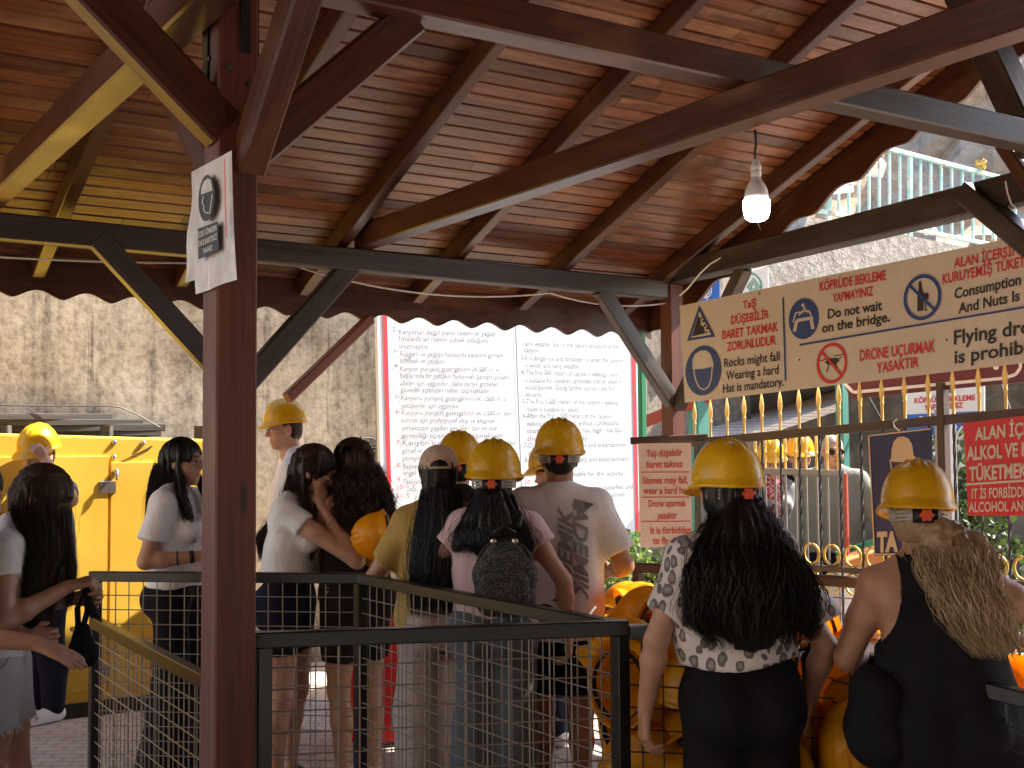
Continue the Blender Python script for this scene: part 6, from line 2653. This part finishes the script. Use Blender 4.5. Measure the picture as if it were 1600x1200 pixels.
mb.tube([onside(y, z * k) for y, z in ((.06, .985), (.045, .95), (.01, .925), (-.03, .92))], .0022, 5)
mb.tube([onside(y, z * k) for y, z in ((-.0, 1.0), (-.0, .9), (-.005, .8), (-.01, .72))], .0022, 5)
mb.tube([onside(y, z * k) for y, z in ((-.13, .95), (-.13, .86), (-.09, .83), (-.05, .86), (-.05, .95))], .002, 5)
mb.build('stitching', M['c_grey'], V0, True, False)
LGIRL = f
bagp = f.J['wrR'] + np.array([-.02, .05, -.02])

# -- partly seen girl pointing, at the very left edge
f = Fig(-88, 4.10, 80, 1.63, 'girl cut off by the left edge in a pale yellow top pointing downward', lean=3, head=(0, 20, 0), skin='skin_mid')
f.arm('R', (.23, .10, 1.07), (.20, .345, 1.03), (-.05, .9, -.42), .12, (-.5, -.3, -1))
f.arm('L', (-.22, .05, 1.06), (-.15, .25, 1.0), (.3, 1, 0), .7)
f.body(h=.0062)
f.shirt('c_cream', hem=.96, g=.014, sleeve=.5, sg=.022, rs=43)
f.pants('c_denim', top=1.0, hem=.66, g=.016, g2=.045, name='denim_shorts', rs=44)
k = f.k
f.hair('hair_black', [((0, -.03, 1.60 * k), .08, .09), ((0, .02, 1.50 * k), .085, .085), ((0.02, .05, 1.40 * k), .085, .06), ((.03, .06, 1.30 * k), .07, .05), ((.04, .06, 1.24 * k), .05, .04)], n=240, seed=45, r=.004)

# -- three visitors beyond the fence
f = Fig(1203, 9.6, 168, 1.62, 'woman in a yellow hard hat and pink patterned headscarf beyond the fence', head=(-14, 6, 0), skin='skin_sunlit')
f.body(face=True)
f.shirt('c_grey', hem=.7, sleeve=1.8, rs=47, name='coat')
f.pants('c_navy', rs=48)
S = SDF(.009)
S.ball(f.hp((0, -.012, .02)), np.array([.09, .108, .10]), .02, f.R.T)
S.ball(f.hp((0, 0, -.07)), np.array([.085, .09, .08]), .04, f.R.T)
S.cap(f.up((-.08, .0, 1.40)), f.up((.08, 0, 1.40)), .085, None, 1, .04)
S.cap(f.up((.0, .10, 1.38)), f.up((.05, .13, 1.12)), .075, .06, .6, .03)
c0 = f.hp((0, .10, -.02)); R_ = f.R
S.cut(lambda P: (1 - np.linalg.norm(((P - c0) @ R_) / np.array([.052, .07, .075]), axis=-1)) * .05)
V, F = S.mesh(.006, 4, 12)
link_mesh('headscarf', V, F, M['c_scarf'], f.root)
hat_on(f.root, f.H, f.R, 'hat', straps=False, lift=.040)
f = Fig(1250, 9.75, 205, 1.66, 'person in a yellow hard hat half hidden behind the grey haired man', head=(20, 4, 0), skin='skin_sunlit', male=True)
f.body(face=True)
f.shirt('c_black', hem=.8, sleeve=1.8, rs=50, name='jacket')
f.pants('c_navy', rs=51)
f.short_hair('hair_black')
hat_on(f.root, f.H, f.R, 'hat', straps=False, lift=.040)
f = Fig(1300, 9.15, 196, 1.72, 'bare headed grey haired man in sunglasses and a grey green sweater', male=True, head=(16, 4, 0), skin='skin_sunlit')
f.arm('L', (-.34, .02, 1.12), (-.36, .22, .92), (.2, 1, -.2), .6)
f.body(face=True)
f.shirt('c_sage', hem=.84, g=.024, sleeve=1.85, sg=.024, rs=53, name='sweater', rough=.010)
f.pants('c_navy', rs=54)
f.short_hair('hair_grey')
gl = glasses(f, 'eye_dark', .023)
mb = MB()
for s in (-1, 1): mb.lathe([(.023, 0), (.023, .002)], f.hp((s * .034, .102, .004)), f.R @ np.array([0, 1, 0]), 14)
mb.build('lens', M['eye_dark'], gl, False, False)

# -- someone behind the man in white
f = Fig(870, 6.9, -60, 1.60, 'person in a yellow hard hat almost hidden behind the man in white', head=(0, 8, 0), skin='skin_sunlit')
f.body()
f.shirt('c_white', hem=.9, rs=56)
f.pants('c_navy', rs=57)
f.short_hair('hair_brown')
hat_on(f.root, f.H, f.R, 'hat', straps=False, lift=.036)


# ---------------------------------------------------------------- things they hold or wear loose
def w2(fig, p):
    """a figure's own point in the place"""
    a = fig.root.rotation_euler[2]
    p = np.asarray(p, float)
    c, s = math.cos(a), math.sin(a)
    return np.array([fig.root.location[0] + c * p[0] - s * p[1], fig.root.location[1] + s * p[0] + c * p[1], fig.root.location[2] + p[2]])


# backpack on the pink shirt
bp = empty('backpack', tuple(w2(PINK, (.06, -.17, 1.0))), PINK.root.rotation_euler[2], 'small dark woven backpack hanging on the pink shirt', 'backpack')
m = base_mat('black_and_grey_weave', (.03, .03, .03), .7)
v = coords(m, 'Object', (1, 1, 1.6))
vo = nd(m, 'ShaderNodeTexVoronoi', distance='CHEBYCHEV'); vo.inputs['Scale'].default_value = 75; vo.inputs['Randomness'].default_value = .6
lk(m, v, vo.inputs['Vector'])
setc(m, ramp(m, vo.outputs['Distance'], [(0.2, (.10, .095, .09)), (0.5, (.012, .012, .013))]))
bump(m, vo.outputs['Distance'], .6, .008)
S = SDF(.007)
S.cap((-.055, 0, .02), (.055, 0, .02), .075, None, .62, .03)
S.cap((-.06, 0, .12), (.06, 0, .12), .08, None, .6, .03)
S.cap((-.02, 0, .20), (.02, 0, .20), .07, None, .5, .04)
V, F = S.mesh()
link_mesh('pack_body', V, F, m, bp)
S = SDF(.007)
S.cap((-.05, -.04, .03), (.05, -.04, .03), .055, None, .6, .03)
S.cap((-.05, -.04, .09), (.05, -.04, .09), .055, None, .6, .03)
V, F = S.mesh()
link_mesh('front_pocket', V, F, m, bp)
mb = MB()
mb.tube([(.115 * math.cos(t) * 1.02, -.012, .145 + .125 * math.sin(t)) for t in np.linspace(-.15, math.pi + .15, 24)], .006, 6)
mb.build('zip', M['strap_black'], bp, True, False)
mb = MB()
for s in (-1, 1): mb.tube([(s * .02, .02, .24), (s * .040, .035, .29), (s * .055, .04, .33), (s * .065, .06, .37)], [.013, .014, .015, .012], 8)
mb.tube([(-.035, -.01, .255), (-.045, -.03, .30), (.0, -.03, .325), (.045, -.03, .30), (.035, -.01, .255)], .006, 6)
mb.build('shoulder_strap', M['strap_black'], bp, True, False)
mb = MB()
for s in (-1, 1): mb.lathe([(.012, 0), (.014, .003), (.012, .006)], (s * .045, -.035, .262), (0, -1, 0), 10)
mb.build('metal_ring', M['chrome'], bp, True, False)

# black shoulder bag of the blonde woman
p = w2(BLONDE, (-.21, -.03, .80))
hb_ = empty('black_bag', tuple(p), BLONDE.root.rotation_euler[2], 'black rounded bag hanging at the blonde woman\'s left side', 'bag')
S = SDF(.009)
S.cap((0, -.06, 0), (0, .06, 0), .095, None, 1, .03, np.array([[0, 1., 0], [1, 0, 0], [0, 0, 1]]))
S.cap((0, -.05, .12), (0, .05, .12), .075, None, 1, .05)
V, F = S.mesh(.005, 3)
link_mesh('bag_body', V, F, M['c_black'], hb_)
mb = MB(); mb.tube([(0, .03, .16), (.03, .03, .22), (.07, .02, .30)], .011, 6); mb.build('bag_strap', M['c_black'], hb_, True, False)
# sunglasses in her hand
sg = empty('sunglasses', tuple(w2(BLONDE, BLONDE.J['wrL'] + np.array([-.055, .05, -.03]))), BLONDE.root.rotation_euler[2], 'dark rimmed sunglasses dangling from the blonde woman\'s left hand', 'sunglasses')
mb = MB()
for c in ((-.0, 0, 0), (-.055, 0, .02)):
    mb.tube([np.array(c) + np.array([.026 * math.cos(t), 0, .024 * math.sin(t)]) for t in np.linspace(0, 6.283, 19)], .0035, 6)
mb.tube([(.026, 0, .0), (.05, .06, .02)], .003, 5)
mb.build('frame', M['strap_black'], sg, True, False)
mb = MB()
for c in ((-.0, 0, 0), (-.055, 0, .02)): mb.lathe([(.024, 0), (.024, .0015)], c, (0, 1, 0), 14)
mb.build('lens', M['chrome'], sg, False, False)

# dark bag held by the long haired girl
p = w2(LGIRL, bagp)
lb = empty('dark_handbag', tuple(p), LGIRL.root.rotation_euler[2], 'dark slim handbag hanging from the bowed girl\'s hands', 'bag')
S = SDF(.008)
S.cap((0, .0, -.14), (0, .0, -.22), .032, .045, .5, .02, np.array([[0, 1., 0], [1, 0, 0], [0, 0, 1]]))
S.cap((0, -.02, -.235), (0, .02, -.235), .035, None, .5, .03, np.array([[0, 1., 0], [1, 0, 0], [0, 0, 1]]))
V, F = S.mesh(.003, 5)
link_mesh('bag_body', V, F, M['c_black'], lb)
mb = MB()
mb.tube([(0, .0, -.15), (0, .02, -.07), (0, .01, .0), (0, -.015, -.06), (0, -.01, -.15)], .012, 6)
mb.tube([(0, .01, .01), (.01, .03, -.05), (.0, .045, -.09)], .016, 6)
mb.build('bag_strap', M['c_black'], lb, True, False)
mb = MB(); mb.lathe([(.006, 0), (.009, .004), (.006, .008)], (.03, -.03, -.13), (1, 0, 0), 10); mb.build('buckle', M['gold'], lb, True, False)


# loose hard hats: the two in hands, then the heap
def loose_hat(label, loc, R, mat, group=None):
    root = empty('hard_hat', tuple(loc), 0, label, 'hard hat', group)
    o = link_mesh('shell', _hatV, _hatF, M[mat], root)
    b = band(-180, 180, .092, .112, -.012, .016, 40, .003)
    b.build('headband', M['strap_black'], root, True, False)
    root.matrix_world = Matrix.Translation(Vector(loc)) @ Matrix([list(r) for r in R]).to_4x4()
    return root


def axis_rot(z, roll=0):
    z = np.array(z, float); z /= np.linalg.norm(z)
    y = np.cross(z, np.array([.3, .2, .93])); y /= np.linalg.norm(y)
    return np.stack([np.cross(y, z), y, z], 1)


h1 = loose_hat('yellow hard hat held before her waist by the curly haired woman', at_z(574, 872, 6.05), axis_rot((-.25, -.85, .2)), 'hat_pile')
h2 = loose_hat('yellow hard hat held on edge in the hand of the woman in the cap', at_z(604, 836, 5.62), axis_rot((-.95, -.05, -.1)), 'hat_pile')

# the heap in the bin
G = np.random.default_rng(21)
pts = []
fa, fb = np.array([*B0[:2], 0]), np.array([*(B2 + (B3 - B2) * .72)[:2], 0])
ra, rb = R2a.copy(), R2c.copy()
ra[2] = rb[2] = 0
tries = 0
while tries < 9000 and len(pts) < 190:
    tries += 1
    u, v = G.uniform(0, 1), G.uniform(0, 1) ** 1.6
    inn = .225
    nrm_ = np.array([(rb - ra)[1], -(rb - ra)[0], 0]); nrm_ /= np.linalg.norm(nrm_)
    f0 = fa * (1 - u) + fb * u
    r0 = ra * (1 - u) + rb * u
    d = (r0 - f0) / np.linalg.norm(r0 - f0)
    P = f0 + d * inn + (r0 - d * .2 - f0 - d * inn) * v
    top = .99 - .20 * max(0, u - .30) / .7 * 1.0 + .06 * math.sin(6 * u) * v
    P[2] = .12 + (top - .17) * G.uniform(0, 1) ** .8
    if all(np.linalg.norm((P - q) * np.array([1, 1, 1.15])) > .165 for q in pts): pts.append(P)
# those nearest the mesh or on top show; the rest of the heap is buried
base_hat = None
NB = ['tipped on its side', 'crown up', 'open side facing out', 'upside down', 'tilted forward']
for i, P in enumerate(pts):
    a = (G.uniform(-180, 180), G.uniform(-110, 110), G.uniform(-70, 70))
    lab = 'yellow hard hat lying loose in the heap inside the mesh bin'
    Rm = rot(*a)
    if base_hat is None:
        base_hat = loose_hat(lab, P, Rm, 'hat_pile', 'hard hats heaped in the mesh bin')
        o = base_hat
    else:
        o = copy_tree(base_hat)
    o.matrix_world = Matrix.Translation(Vector(P - Rm @ np.array([0, 0, .05]))) @ Matrix([list(r) for r in Rm]).to_4x4()

if _to.name in COL.objects: COL.objects.unlink(_to)
bpy.data.objects.remove(_to)
